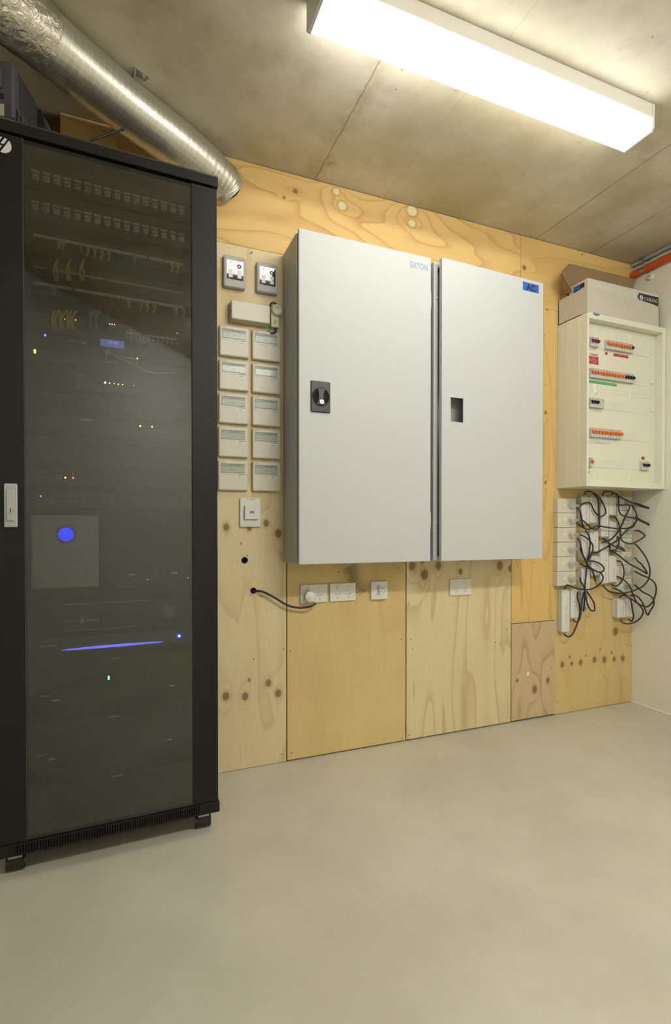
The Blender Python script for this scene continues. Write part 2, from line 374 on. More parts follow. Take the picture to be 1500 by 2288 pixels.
# ------------------------------------------------------------------ plywood sheets
PG = 'plywood sheets lining the wall'
PALE = ((.74, .62, .38), (.40, .25, .10)); GOLD = ((.69, .525, .245), (.40, .23, .07)); TAN = ((.62, .48, .29), (.32, .18, .08)); TOP = ((.76, .53, .215), (.44, .21, .06)); ORNG = ((.74, .52, .20), (.44, .22, .05))
def K(px, py, rpx, kind='k'):
    p = onY(px, py, 0); q = onY(px+rpx, py, 0); r_ = abs(onY(px, py+rpx).z-p.z); return (p.x, p.z, r_, kind)
def sheet(x0, x1, z0, z1, front, cols, label, vertical=True, knots=(), holes=(), nails=(), extra=None, **kw):
    ks = [(k[0]-x0, k[1]-z0, k[2], k[3]) for k in knots]
    m_ = wood('plywood_%d' % len(bpy.data.materials), cols[0], cols[1], vertical, knots=ks, **kw)
    mb = MB()
    if not holes: mb.box(0, x1-x0, front, .018, 0, z1-z0, m_, .0012, 1)
    else:
        # board with round holes: strips between hole rows, each hole ringed by wedge faces
        W_ = x1-x0; hz = sorted([(h[0]-x0, h[1]-z0, h[2]) for h in holes], key=lambda q: q[1]); zc = 0
        for hx, hzz, hr in hz:
            a, b2 = hzz-hr*1.6, hzz+hr*1.6
            mb.box(0, W_, front, .018, zc, a, m_); mb.box(0, hx-hr*1.6, front, .018, a, b2, m_); mb.box(hx+hr*1.6, W_, front, .018, a, b2, m_)
            n = 32; sq = []; ci = []
            for i in range(n):
                th = 2*math.pi*i/n; c_, s_ = math.cos(th), math.sin(th); k = hr*1.6/max(abs(c_), abs(s_))
                sq.append((hx+c_*k, front, hzz+s_*k)); ci.append((hx+c_*hr, front, hzz+s_*hr))
            bk = [(p[0], .018, p[2]) for p in ci]
            mb.add(sq+ci, [(i, (i+1) % n, n+(i+1) % n, n+i) for i in range(n)], m_)
            mb.add(ci+bk, [(i, (i+1) % n, n+(i+1) % n, n+i) for i in range(n)], m_)
            mb.add(bk, [tuple(range(n))], 'void'); zc = b2
        mb.box(0, W_, front, .018, zc, z1-z0, m_)
    for px, py in nails:
        p = onY(px, py, front); mb.disc(p.x-x0, front-.0004, p.z-z0, .0028, 'nail', 8)
    if extra: extra(mb, x0, z0, front)
    o = mb.build('plywood_sheet', loc=(x0, 0, z0)); tag(o, label, 'plywood', PG); return o

def scribble(mb, x0, z0, front):
    # pencil hatching: thin raised strokes
    random.seed(3)
    rows = [((760, 1262), (830, 1262))]
    for i in range(46):
        k = i/45.0
        cx = 785+ (k*22 if k < .6 else 13+(k-.6)*60); cy = 1262+k*56
        L = 20+8*math.sin(i*1.7); a = onY(cx-L*.75, cy+L*.42, front); b = onY(cx+L*.75, cy-L*.42, front)
        if b.z > .812: b.z = .812
        d = Vector((b.x-a.x, 0, b.z-a.z))
        if d.length < .004: continue
        n = Vector((-d.z, 0, d.x)).normalized()*.0011; y = front-.0004
        mb.add([(a.x-x0-n.x, y, a.z-z0-n.z), (b.x-x0, y, b.z-z0), (a.x-x0+n.x, y, a.z-z0+n.z)], [(0, 1, 2)], 'pencil')
    random.seed(7)

sheet(-.196, 1.8165, 2.0640, 2.398, 0, TOP, 'long honey-coloured plywood sheet with pale knot plugs, along the ceiling above the two large cabinets', False,
      knots=[K(765, 460, 9, 'p'), K(752, 428, 7, 'p'), K(921, 471, 11, 'p'), K(921, 499, 8, 'p'), K(660, 427, 5), K(635, 441, 3)], K=11, seed=1.3, line=.8, across=3.6, along=.8, blotch=.12)
sheet(1.8185, XR-.002, 2.0640, 2.398, 0, ORNG, 'short plywood sheet under the ceiling beside the right-hand wall', False, knots=[K(1172, 598, 5), K(1301, 569, 2)], K=6, seed=5.1, line=.5, across=4)
hA = onY(547, 1252, 0); hB = onY(566.5, 1320, 0)
sheet(.02, .6165, .002, 2.0625, 0, PALE, 'pale plywood sheet with two round black holes, beside the black rack', True,
      knots=[K(505, 1556, 7.5), K(548, 1556, 7), K(600, 1526, 6.5), K(622, 1549, 7), K(557, 1520, 3), K(506, 1178, 6.5), K(595, 1169, 6), K(622, 1192, 7), K(557, 1180, 5), K(539, 1215, 1.5)],
      holes=[(hA.x, hA.z, .0135), (hB.x, hB.z, .0125)], nails=[(553, 1241), (630, 1685), (634, 1450), (567, 1473), (582, 1331), (586, 1333), (560, 1329)], K=9, seed=2.2, line=.5, across=2.6)
sheet(.6205, 1.172, .006, 2.0625, -.004, GOLD, 'golden plywood sheet with pencil hatching, behind and below the left large cabinet', True,
      nails=[(652, 1682), (649, 1455), (757, 1278), (891, 1270), (897, 1429), (899, 1650)], extra=scribble, K=8, seed=8.4, line=.4, across=2.0, along=.4, blotch=.3)
sheet(1.177, 1.7625, .006, 2.0625, -.004, PALE, 'plywood sheet with dark knots and arched grain, below the right large cabinet', True,
      knots=[K(920, 1265, 8), K(948, 1284, 9), K(979, 1264, 7), K(1028, 1277, 5), K(1116, 1263, 8), K(1140, 1270, 6), K(943, 1252, 5)],
      nails=[(915, 1642), (1133, 1602), (1133, 1407), (918, 1428), (1108, 1435), (1118, 1438), (922, 1451)], K=14, seed=4.0, line=.75, across=3.0, along=.42, blotch=.15)
sheet(1.7665, 2.0435, .489, 2.0625, -.002, ORNG, 'narrow upright orange-toned plywood sheet, right of the right large cabinet', True,
      knots=[K(1219, 922, 3), K(1219, 1078, 3), K(1222, 690, 3)], nails=[(1147, 1384), (1225, 1363), (1233, 1378), (1193, 1257), (1218, 748), (1220, 860)], K=10, seed=6.2, line=.6, across=5, along=.5)
sheet(1.7665, 2.0435, .008, .486, -.004, TAN, 'small pinkish tan plywood offcut at the floor with one pale plug', True,
      knots=[K(1179, 1505, 5, 'p'), K(1194, 1540, 6), K(1223, 1520, 4), K(1155, 1520, 3)], nails=[(1147, 1506), (1233, 1491)], K=9, seed=9.9, line=.8, across=4.4, along=1.3)
sheet(2.046, XR-.002, .002, 2.0625, 0, GOLD, 'wide golden plywood sheet with a row of small knots, behind the sockets and white switchboard', True,
      knots=[K(1257, 1485, 5), K(1278, 1483, 3.5), K(1298, 1480, 5), K(1329, 1474, 5), K(1351, 1474, 5.5), K(1373, 1473, 4), K(1392, 1471, 5), K(1376, 1411, 7), K(1273, 1468, 2.5), K(1367, 1458, 2.5), K(1309, 1465, 1.8), K(1342, 1451, 1.8)],
      nails=[(1245, 1569), (1335, 1571), (1409, 1542), (1410, 1443)], K=8, seed=12.5, line=.4, across=2.2, blotch=.3)

# ------------------------------------------------------------------ ceiling lamp
LX0, LX1, LY0, LY1, LZ = .473, 1.684, -.797, -.678, 2.307
lt = thing('batten_light', 'long white batten light fixed to the concrete ceiling, lit', 'ceiling light', ((LX0+LX1)/2, (LY0+LY1)/2, LZ))
cx, cy = (LX0+LX1)/2, (LY0+LY1)/2
mb = MB(); mb.box(LX0+.009-cx, LX1-.009-cx, LY0-cy, LY0+.006-cy, .046, H-LZ, 'lamph', .001, 1); mb.box(LX0+.009-cx, LX1-.009-cx, LY0+.006-cy, LY1-cy, .072, H-LZ, 'lamph'); mb.build('housing', lt)
for x0, x1 in ((LX0, LX0+.009), (LX1-.009, LX1)):
    mb = MB(); pts = [(LY0-.001-cy, H-LZ-.001), (LY0-.001-cy, .012), (LY0+.009-cy, 0), (LY1-.009-cy, 0), (LY1+.001-cy, .012), (LY1+.001-cy, H-LZ-.001)]
    mb.prismx(pts, x0-cx, x1-cx, 'lamph'); mb.build('end_cap', lt)
mb = MB(); pts = [(LY0+.001-cy, .046), (LY0+.001-cy, .012), (LY0+.009-cy, .002), (LY1-.009-cy, .002), (LY1-.001-cy, .012), (LY1-.001-cy, .071)]
mb.prismx(pts, LX0+.0095-cx, LX1-.0095-cx, 'diff'); mb.build('diffuser', lt)
# added fill lamp: unseen copy of the batten, brightens floor and lower walls
fill_lt = copy_tree(lt); fill_lt.location = (1.27, -2.35, LZ)
for ch in fill_lt.children:
    if ch.name.startswith('diffuser'): ch.data = ch.data.copy(); ch.data.materials[0] = M['diff_fill']
tag(fill_lt, 'added fill light, a copy of the batten out of view behind the camera', 'ceiling light')

# ------------------------------------------------------------------ large cabinets
def cabinet(x0, x1, z0, z1, depth, label, ajar=0.0, w_door=None):
    t_ = thing('electrical_cabinet', label, 'cabinet', (x0, -.0045, z0)); W_, H_ = x1-x0, z1-z0
    bd = depth-.020
    mb = MB()
    mb.box(0, W_, -bd, 0, 0, H_, 'cab', .004, 2)
    mb.box(.004, W_-.004, -bd-.008, -bd, .004, H_-.004, 'cab', .0015, 1)    # rain lip
    for z in (.045, H_-.045): mb.cyl((-.002, -.10, z), (.001, -.10, z), .004, 'steel', 10)
    mb.build('body', t_)
    return t_, W_, H_, bd
c1, W1, H1, bd1 = cabinet(.6035, 1.1715, .8205, 2.0615, .1975, 'large pale grey steel cabinet with a black lock handle, left of the pair')
d = MB(); y0 = -bd1-.0115; y1 = y0-.0035-.012
d.box(.0, W1, y1, y0, .0, H1, 'cab', .0035, 3)
d.box(-.0015, .004, -bd1-.004, -bd1, .004, H1-.004, 'steel')
ps = onY(912, 588, -.204); d.text('EATON', .515-.004, y1-.0004, H1-.047, .024, 'paleblue', wid=.082)
door = d.build('door', c1)
r = onY(715, 888, -.204); hx, hz = r.x-.6035, r.z-.8205
h_ = MB(); h_.box(hx-.039, hx+.039, y1-.006, y1, hz-.058, hz+.058, 'dark', .004, 3)
n = 28; sq = []
h_.lathe((hx, y1-.0062, hz), (0, -1, 0), [(0, .034), (.002, .0345), (.0021, .032), (-.004, .030), (-.0045, 0)], 'dark', 28)
h_.disc(hx, y1-.0066, hz, .0335, 'void', 28)
gp = [(-.016, .030), (.016, .030), (.009, .012), (.0085, -.006), (.013, -.020), (.016, -.030), (-.016, -.030), (-.013, -.020), (-.0085, -.006), (-.009, .012)]
h_.prism([(hx+a, hz+b) for a, b in gp], y1-.0115, y1-.006, 'foam')
ho = h_.build('lock_handle', door); tag(ho, 'black recessed lock handle')
MB().cyl((hx+.001, y1-.0115, hz-.02), (hx+.001, y1-.0135, hz-.02), .0085, 'chrome', 20).box(hx, hx+.002, y1-.0139, y1-.0134, hz-.026, hz-.014, 'void').build('key_barrel', ho)
for zz in (.17, H1-.17):
    MB().box(W1-.004, W1+.006, -bd1-.020, -bd1-.004, zz-.035, zz+.035, 'steel', .001, 1).box(W1-.002, W1+.0045, -bd1-.023, -bd1-.006, zz-.033, zz+.002, 'steel', .001, 1).build('hinge', c1)

c2 = thing('electrical_cabinet', 'large pale grey steel cabinet with blue tape and a square cutout, right of the pair', 'cabinet', (1.198, -.0045, .822)); W2, H2 = .563, 1.240
bd2 = .176; mb = MB()
mb.box(0, .0025, -bd2, 0, 0, H2, 'cab'); mb.box(W2-.0025, W2, -bd2, 0, 0, H2, 'cab'); mb.box(.0025, W2-.0025, -.003, 0, 0, H2, 'cab'); mb.box(.0025, W2-.0025, -bd2, -.003, 0, .0025, 'cab'); mb.box(.0025, W2-.0025, -bd2, -.003, H2-.0025, H2, 'cab')
mb.box(0, .022, -bd2-.008, -bd2, 0, H2, 'cab', .004, 3); mb.box(W2-.02, W2, -bd2-.008, -bd2, 0, H2, 'cab', .004, 3); mb.box(.02, W2-.02, -bd2-.006, -bd2, 0, .02, 'cab'); mb.box(.02, W2-.02, -bd2-.006, -bd2, H2-.02, H2, 'cab')
for z in (.155, .122, H2-.12, H2-.15): mb.lathe((.016, -bd2-.008, z), (0, -1, 0), [(0, .005), (.003, .004), (.004, 0)], 'cab', 12)
for z in (.025, H2-.025): mb.lathe((0.0, -.13, z), (-1, 0, 0), [(0, .007), (.003, .006), (.004, 0)], 'cream', 12)
mb.box(.03, W2-.03, -.150, -.147, .03, H2-.03, 'cab')
mb.build('body', c2)
AJ = .036; XH = W2-.004           # door hinged on the right, standing slightly open
dm = Matrix.Translation((XH, -bd2-.011, 0)) @ Matrix.Rotation(AJ, 4, 'Z') @ Matrix.Translation((-XH, bd2+.011, 0))
wq0 = onY(1007, 915, -.225).x-1.198; wq1 = onY(1035, 915, -.223).x-1.198; wz0 = onY(1021, 943, -.224).z-.822; wz1 = onY(1021, 889, -.224).z-.822
ya, yb = -bd2-.027, -bd2-.0095; DX0 = .013
d = MB()
def RB(*a, **k): d.box(*a, **k)
R_ = lambda v: (dm @ Vector(v))
for (a, b_, c_, e_) in ((DX0, wq0, 0, H2), (wq1, W2+.001, 0, H2), (wq0, wq1, 0, wz0), (wq0, wq1, wz1, H2)):
    d.box(a, b_, ya, ya+.002, c_, e_, 'cab', rot=R_)
d.box(DX0, DX0+.002, ya+.002, yb, 0, H2, 'cab', rot=R_); d.box(W2-.001, W2+.001, ya+.002, yb, 0, H2, 'cab', rot=R_); d.box(DX0+.002, W2-.001, ya+.002, yb, 0, .002, 'cab', rot=R_); d.box(DX0+.002, W2-.001, ya+.002, yb, H2-.002, H2, 'cab', rot=R_)
door2 = d.build('door', c2); door2['label'] = 'door standing slightly open, with a square cutout'
tx0 = onY(1167, 643, -.208).x-1.198; tx1 = onY(1204, 643, -.208).x-1.198; tz = onY(1186, 643, -.208).z-.822
d = MB(); d.box(tx0, tx1, ya-.0004, ya, tz-.0185, tz+.0185, 'blue', rot=R_)
tb = MB(); tb.text('AC', (tx0+tx1)/2, ya-.0007, tz-.003, .026, 'ink', wid=.055); tb.v = [tuple(R_(v)) for v in tb.v]
d.v += []; o_ = len(d.v); k_ = d.mi('ink'); d.f += [tuple(o_+i for i in f) for f in tb.f]; d.v += tb.v; d.m += [k_]*len(tb.f); d.sm += [False]*len(tb.f)
tag(d.build('tape_label', door2), 'blue tape marked AC')
for zz in (.17, H2-.17):
    MB().box(W2-.001, W2+.010, -bd2-.018, -bd2-.002, zz-.036, zz+.036, 'steel', .001, 1).build('hinge', c2)
    # hinge body

# ------------------------------------------------------------------ black equipment rack
RA = .0367; RO = Vector((.275, -.401, 0)); RU = Vector((math.cos(RA), math.sin(RA), 0)); RV = Vector((-math.sin(RA), math.cos(RA), 0))
def RK(px, py, yl=0.0):
    """pixel -> rack-local (x, z) on the plane yl behind the rack front"""
    d = ray(px, py); p0 = RO+RV*yl; t_ = (p0-CC).dot(RV)/d.dot(RV); p = CC+d*t_-RO; return p.dot(RU), p.z
rack = thing('equipment_rack', 'tall black equipment rack with a tinted glass door, standing on castors at the left', 'equipment rack', RO, RA)
RW, RD, ZB0, ZB1, ZT = .60, .375, .066, .099, 2.010
fr_ = MB()
for x in (-RW, -.004): fr_.box(x, x+.004, .022, RD, ZB1, ZT, 'black')
fr_.box(-RW, 0, RD-.004, RD, ZB1, ZT, 'blackin')
for x in (-RW+.004, -.084+.032): fr_.box(x, x+.048, .022, .040, ZB1, ZT, 'black')
for x in (-.552, -.072): fr_.box(x, x+.02, .055, .060, ZB1, ZT, 'blackin')
fr_.box(-RW+.004, -.004, .022, RD-.004, ZB1, ZB1+.003, 'blackin')
fr_.build('frame', rack)
ld = MB(); pts = [(-.003, ZT+.002), (-.003, ZT+.030), (.009, ZT+.042), (RD, ZT+.042), (RD, ZT+.002)]
ld.prismx(pts, -RW-.002, .002, 'black')
ld.add([(-RW-.002, -.0032, ZT+.0302), (.002, -.0032, ZT+.0302), (.002, .0088, ZT+.0422), (-RW-.002, .0088, ZT+.0422)], [(0, 1, 2, 3)], 'lidedge')  # paler strip over the lid's sloping front edge
n = 72; xa = RK(38, 277, 0)[0]; xb = RK(440, 385, 0)[0]
for i in range(n):
    x = xa+(xb-xa)*i/(n-1); yy, zz = .0025, ZT+.0355; dy = .003
    ld.add([(x-.0018, yy-dy-.0006, zz-dy+.0006), (x+.0018, yy-dy-.0006, zz-dy+.0006), (x+.0018, yy+dy-.0006, zz+dy+.0006), (x-.0018, yy+dy-.0006, zz+dy+.0006)], [(0, 1, 2, 3)], 'void')
ld.cyl((-.012, .004, ZT+.001), (-.012, .004, ZT-.001), .003, 'chrome', 8)
ld.build('lid', rack)
bs = MB(); xa = RK(34, 1895, 0)[0]; xb = RK(445, 1810, 0)[0]; n = 72
bs.box(-RW-.002, xa, -.002, .02, ZB0, ZB1, 'black', .001, 1); bs.box(xb, .003, -.002, .02, ZB0, ZB1, 'black', .001, 1)
bs.box(xa, xb, -.002, .004, ZB1-.004, ZB1, 'black'); bs.box(xa, xb, -.002, .004, ZB0, ZB0+.005, 'black'); bs.box(xa, xb, .006, .02, ZB0, ZB1, 'void')
for i in range(n):
    x = xa+(xb-xa)*i/n; bs.box(x, x+(xb-xa)/n*.58, -.002, .004, ZB0+.005, ZB1-.004, 'black')
bs.box(-RW, 0, .02, RD, ZB0, ZB1-.001, 'black')
bs.build('base', rack)
# door: stiles, rails, glass, handle, logo
dr = MB(); SX0, SX1, DZ0, DZ1 = -.5215, -.0785, .100, 2.006
dr.box(-RW+.001, SX0, .0, .020, DZ0, DZ1, 'black', .0015, 1); dr.box(SX1, -.001, .0, .020, DZ0, DZ1, 'black', .0015, 1)
dr.box(SX0, SX1, .006, .020, DZ0, DZ0+.008, 'black'); dr.box(SX0, SX1, .006, .020, DZ1-.010, DZ1, 'black')
dr.box(SX0-.001, SX0+.0008, -.0006, .002, DZ0, DZ1, 'foam')
dro = dr.build('door', rack)
gl_ = MB(); gl_.box(SX0, SX1, .0035, .0075, DZ0+.002, DZ1-.004, 'glass'); tag(gl_.build('glass_pane', dro), 'dark tinted glass pane')
kx0, kz0 = RK(10, 1178); kx1, kz1 = RK(39.5, 1081)
hd = MB(); hd.box(kx0, kx1, -.008, 0, kz0, kz1, 'silver', .003, 2); hw = kx1-kx0; hx = (kx0+kx1)/2
hd.box(hx-hw*.30, hx+hw*.30, -.012, -.007, kz0+.017, kz1-.014, 'silver', .0045, 4); hd.cyl((hx, -.011, kz0+.045), (hx, -.0135, kz0+.045), .009, 'silver', 20)
hd.box(hx-.001, hx+.001, -.0138, -.0134, kz0+.040, kz0+.050, 'void'); hd.box(hx-hw*.28, hx+hw*.28, -.0145, -.011, kz0+.018, kz0+.030, 'silver', .003, 2)
ho = hd.build('door_handle', dro); tag(ho, 'pale metal swing handle with a key slot')
lg = MB()
def LP(pts): lg.prism([RK(x, y) for x, y in pts][::-1], -.0012, 0.0, 'letter')
LP([(20, 315), (23, 319), (25.3, 325), (26, 331), (24.3, 337), (19.5, 340.8), (13, 342.5), (6.5, 341.7), (1, 339.5)])
LP([(10.5, 308.5), (16, 311.5), (8.5, 322), (1.5, 320)]); LP([(4.6, 306), (-3, 305.5), (-10, 308), (-8, 313), (1, 311.5)]); LP([(4.2, 325), (-4, 324), (-10, 334), (-4, 336)])
lg.build('logo', dro)
for x, yy in ((-.040, .055), (-.555, .055), (-.040, .32), (-.555, .32)):
    k = MB(); k.box(x-.030, x+.030, yy-.035, yy+.035, ZB0-.005, ZB0, 'black', .001, 1); k.cyl((x, yy, ZB0-.005), (x, yy, ZB0-.014), .020, 'dark', 16)
    k.prismx([(yy-.022, ZB0-.012), (yy+.016, ZB0-.012), (yy+.014, .028), (yy-.012, .020)], x-.017, x+.017, 'steel')
    co_ = k.build('castor', rack); MB().cyl((x-.0225, yy, .0235), (x+.0225, yy, .0235), .0235, 'dark', 24).cyl((x-.024, yy, .0235), (x+.024, yy, .0235), .010, 'steel', 14).build('wheel', co_)

# ---- equipment inside the rack; each is a thing standing at its own slot
YF = .046
def dev(name, label, cat, py_l, h, dep=.22, yf=YF, m='device', x0=-.528, x1=-.076, px_l=76, lip=True):
    z = RK(px_l, py_l, yf)[1]; t_ = thing(name, label, cat, RO+RU*0+RV*0+Vector((0, 0, z)), RA)
    b2 = MB(); b2.box(x0, x1, yf, yf+.004, 0, h, m, .001, 1)
    b2.box(x0+.02, x1-.02, yf+.004, yf+dep, .002, h-.002, 'blackin'); b2.build('casing', t_)
    return t_, z
def P2(px, py, z, yl=YF-.001): a, b2 = RK(px, py, yl); return a, b2-z
def leds(t_, z, lst, yl=YF):
    for px, py, m_, r_ in lst:
        a, c_ = P2(px, py, z, yl); mb = MB(); mb.lathe((a, yl, c_), (0, -1, 0), [(0, r_), (.0015, r_*.8), (.002, 0)], m_, 10); mb.build('indicator_light', t_)
# two panels of sockets
for row, (pl, pr, lab) in enumerate((((80, 395), (406, 467), 'black panel of sixteen numbered sockets, uppermost in the rack'), ((79, 463), (406, 532), 'black panel of sixteen numbered sockets, second from the rack top'))):
    t_, z = dev('patch_panel', lab, 'patch panel', pl[1]+24, .078)
    tag(t_, group='coaxial socket panels in the rack')
    base = None
    for i in range(16):
        a = P2(pl[0]+(pr[0]-pl[0])*0, pl[1], z)[0]; a1 = P2(*pr, z)[0]; x = a+(a1-a)*i/15; zc = P2(*pl, z)[1]
        s_ = MB(); s_.box(-.0075, .0075, -.003, 0, -.0085, .0085, 'white', .001, 1); s_.cyl((0, -.003, 0), (0, -.010, 0), .0048, 'steel', 12)
        if i == 0: base = s_.build('socket', t_); so = base
        else: so = base.copy(); COL.objects.link(so); so.parent = t_
        so.location = (x, YF, zc)
        MB().box(x-.010, x+.010, YF-.0012, YF, zc+.013, zc+.019, 'strip').build('port_label', t_); MB().text(str(i+1), x, YF-.0006, zc-.0145, .0045, 'letter').build('port_number', t_)
# patch panels with label strips and cable tails
def strip_panel(label, p0, p1, split, tails, h=.044, mm='strip', group='network patch panels in the rack'):
    t_, z = dev('patch_panel', label, 'patch panel', p0[1]+22, h, m='device2'); tag(t_, group=group)
    x0, zc = P2(*p0, z); x1, _ = P2(*p1, z); sp_x = P2(split, (p0[1]+p1[1])/2, z)[0] if split else None
    s_ = MB()
    for a, c_ in (((x0, sp_x-.003), (sp_x+.003, x1)) if split else ((x0, x1),)): s_.box(a, c_, YF-.0015, YF, zc-.004, zc+.004, mm)
    for i in range(24):
        a = x0+(x1-x0)*(i+.5)/24; s_.text(str(i+1), a, YF-.0018, zc, .004, 'ink'); s_.box(a-.006, a+.006, YF-.0006, YF, zc-.020, zc-.008, 'void')
    s_.build('label_strip', t_)
    for px, py, mc, ln in tails:
        a, c_ = P2(px, py, z); c_ = zc-.010
        k = MB(); k.tube([(a, YF, c_), (a+.001, YF-.014, c_-.001), (a+.003, YF-.022, c_-ln*.45), (a-.002, YF-.014, c_-ln)], .0030, mc, 6); k.box(a-.005, a+.005, YF-.010, YF, c_-.006, c_+.005, mc, .001, 1)
        k.build('patch_cable', t_)
strip_panel('patch panel with a bright label strip and seven yellow tails, third from the rack top', (74, 524), (410, 587), 331, [(132, 541, 'yellow', .022), (141, 543, 'yellow', .022), (182, 548, 'gcable', .02), (196, 552, 'yellow', .025), (211, 556, 'yellow', .028), (227, 558, 'yellow', .03), (243, 562, 'yellow', .03), (300, 572, 'gcable', .018), (383, 586, 'yellow', .025), (395, 588, 'yellow', .025)])
t_, z = dev('network_switch', 'dark network switch with three long yellow cables and one blue, between the label strips', 'network switch', 617, .050, m='device2')
for px, mc in ((111, 'bcable'), (125, 'yellow'), (153, 'yellow'), (183, 'yellow')):
    a, c_ = P2(px, 605, z); k = MB(); k.tube([(a+.006, YF, c_+.032), (a+.002, YF-.018, c_+.014), (a-.004, YF-.024, c_-.012), (a-.001, YF-.012, c_-.032)], .0032, mc, 6); k.tube([(a+.003, YF-.004, c_-.03), (a+.004, YF-.016, c_-.008), (a+.0, YF-.02, c_+.012)], .003, mc, 6); k.build('patch_cable', t_)
x0, zc = P2(74, 595, z); x1, _ = P2(410, 650, z); MB().box(x0, x1, YF-.001, YF, zc-.003, zc+.003, 'grey').build('label_strip', t_)
strip_panel('patch panel with label strip and short cable tails, just above the bundled yellow cables', (74, 631), (410, 682), 164, [(123, 645, 'gcable', .02), (287, 665, 'yellow', .024), (313, 672, 'yellow', .026), (328, 674, 'yellow', .026), (343, 680, 'yellow', .026), (392, 690, 'yellow', .024), (409, 694, 'strip', .024)])
t_, z = dev('network_switch', 'network switch with a bundle of yellow cables and white port marks', 'network switch', 735, .050, m='device2')
for px, mc in ((120, 'yellow'), (128, 'yellow'), (135, 'yellow'), (143, 'yellow'), (151, 'yellow'), (158, 'yellow'), (166, 'yellow'), (201, 'gcable'), (207, 'gcable'), (214, 'gcable'), (218, 'gcable'), (240, 'bcable')):
    a, c_ = P2(px, 715, z); s = random.uniform(-.006, .006); k = MB(); k.tube([(a-s, YF, c_+.026), (a, YF-.02, c_+.010), (a+s, YF-.024, c_-.01), (a+s*.3, YF-.008, c_-.03)], .0032, mc, 6); k.build('patch_cable', t_)
s_ = MB(); x0, zc = P2(283, 743, z); x1 = P2(314, 750, z)[0]; x2 = P2(321, 748, z)[0]; x3 = P2(395, 757, z)[0]
for a, c_ in ((x0, x1), (x2, x3)):
    s_.box(a, c_, YF-.001, YF, zc-.0025, zc+.0025, 'letter'); nn_ = max(2, round((c_-a)/.0145))
    for i in range(nn_+1): q = a+(c_-a)*i/nn_; s_.box(q-.0007, q+.0007, YF-.001, YF, zc-.013, zc+.006, 'letter'); s_.box(q-.003, q+.003, YF-.001, YF, zc-.014, zc-.0115, 'letter')
s_.build('port_marks', t_); leds(t_, z, [(117, 723, 'l_y', .0018), (134, 710, 'l_y', .001), (145, 713, 'l_o', .001), (169, 715, 'l_y', .001), (245, 724, 'l_o', .0014), (250.5, 724.5, 'l_o', .0014), (256, 725.5, 'l_o', .001), (396, 744.5, 'l_y', .0008)])
# receiver
t_, z = dev('radio_tuner', 'black tuner with a dim blue clock display', 'tuner', 779, .043, m='device'); s_ = MB(); a, c_ = P2(224, 765, z); a1 = P2(278, 775, z)[0]
s_.box(a, a1, YF-.001, YF, c_-.010, c_+.012, 'disp'); s_.text('12:10', (a+a1)/2+.002, YF-.0014, c_+.004, .009, 'dispt'); s_.build('display', t_)
s_ = MB(); a, c_ = P2(173, 764, z); s_.text('DAB+ TUNER', a, YF-.0006, c_-.001, .0055, 'letter', wid=.050); s_.build('lettering', t_)
s_ = MB()
for px, py in ((322, 764), (310, 775), (335, 778), (322, 789)): a, c_ = P2(px, py, z); s_.disc(a, YF-.0008, c_, .0014, 'letter', 8)
s_.build('buttons', t_); leds(t_, z, [(101, 749, 'l_b', .003)])
t_, z = dev('network_gateway', 'black unit with two stacked yellow lights at its left end', 'network unit', 806, .031, m='device2'); leds(t_, z, [(77.7, 783, 'l_y', .0028), (78, 787.5, 'l_y', .0024), (307, 801, 'l_y', .0016)])
s_ = MB(); x0, zc = P2(76, 796, z); x1 = P2(168, 805, z)[0]; s_.box(x0, x1, YF-.0006, YF, zc-.0006, zc+.0006, 'grey')
xa, za = P2(237, 789, z); s_.box(xa, xa+.001, YF-.001, YF, za-.022, za, 'letter'); xb_, _ = P2(306, 805, z); s_.box(xa+.05, xb_, YF-.001, YF, za-.007, za-.005, 'letter'); s_.box(xb_, xb_+.001, YF-.001, YF, za-.018, za-.005, 'letter')
s_.text('WAN  LAN', xa+.014, YF-.001, za-.025, .004, 'letter'); s_.build('port_marks', t_)
k = MB(); pts = []
for px, py in ((240, 790), (250, 795), (268, 803), (290, 812), (310, 823), (330, 832), (350, 836), (372, 836), (395, 835)): a, c_ = P2(px, py, z); pts.append((a, YF-.012, c_))
k.tube(pts, .003, 'gcable', 6); k.box(pts[0][0]-.006, pts[0][0]+.005, YF-.014, YF, pts[0][2]-.005, pts[0][2]+.006, 'gcable', .001, 1); k.build('patch_cable', t_)
t_, z = dev('media_player', 'small black unit with a blue light and row of tiny yellow lights', 'media unit', 868, .044, x0=RK(167, 850, YF)[0], x1=RK(323, 850, YF)[0], px_l=167)
leds(t_, z, [(235, 855, 'l_bb', .0026), (245, 856, 'l_y', .0014), (255, 857, 'l_y', .0008), (264.5, 858.5, 'l_y', .0012), (274, 859.5, 'l_y', .0012), (300, 861.5, 'l_o', .0008)])
s_ = MB(); a, c_ = P2(180, 840, z); s_.text('<', a, YF-.0008, c_, .007, 'letter'); s_.build('lettering', t_)
t_, z = dev('rack_shelf', 'black shelf across the rack, under the small unit with the blue light', 'shelf', 878, .006, dep=.26)
t_, z = dev('video_recorder', 'wide black video recorder with white maker lettering and two yellow lights', 'video recorder', 962, .046, m='device2')
s_ = MB(); a, c_ = P2(193.5, 938.5, z); s_.text('HIKVISION', a, YF-.0008, c_, .0048, 'letter', wid=.031); s_.build('lettering', t_)
leds(t_, z, [(313.5, 952, 'l_y', .0022), (340, 953.5, 'l_y', .0019)])
t_, z = dev('rack_shelf', 'black shelf across the rack, under the wide video recorder', 'shelf', 972, .006, dep=.26)
t_, z = dev('blanking_panel', 'plain black blanking panel in the middle of the rack', 'blanking panel', 1035, .075, m='device2')
t_, z = dev('control_processor', 'black control unit with one green and one red light', 'control unit', 1083, .043)
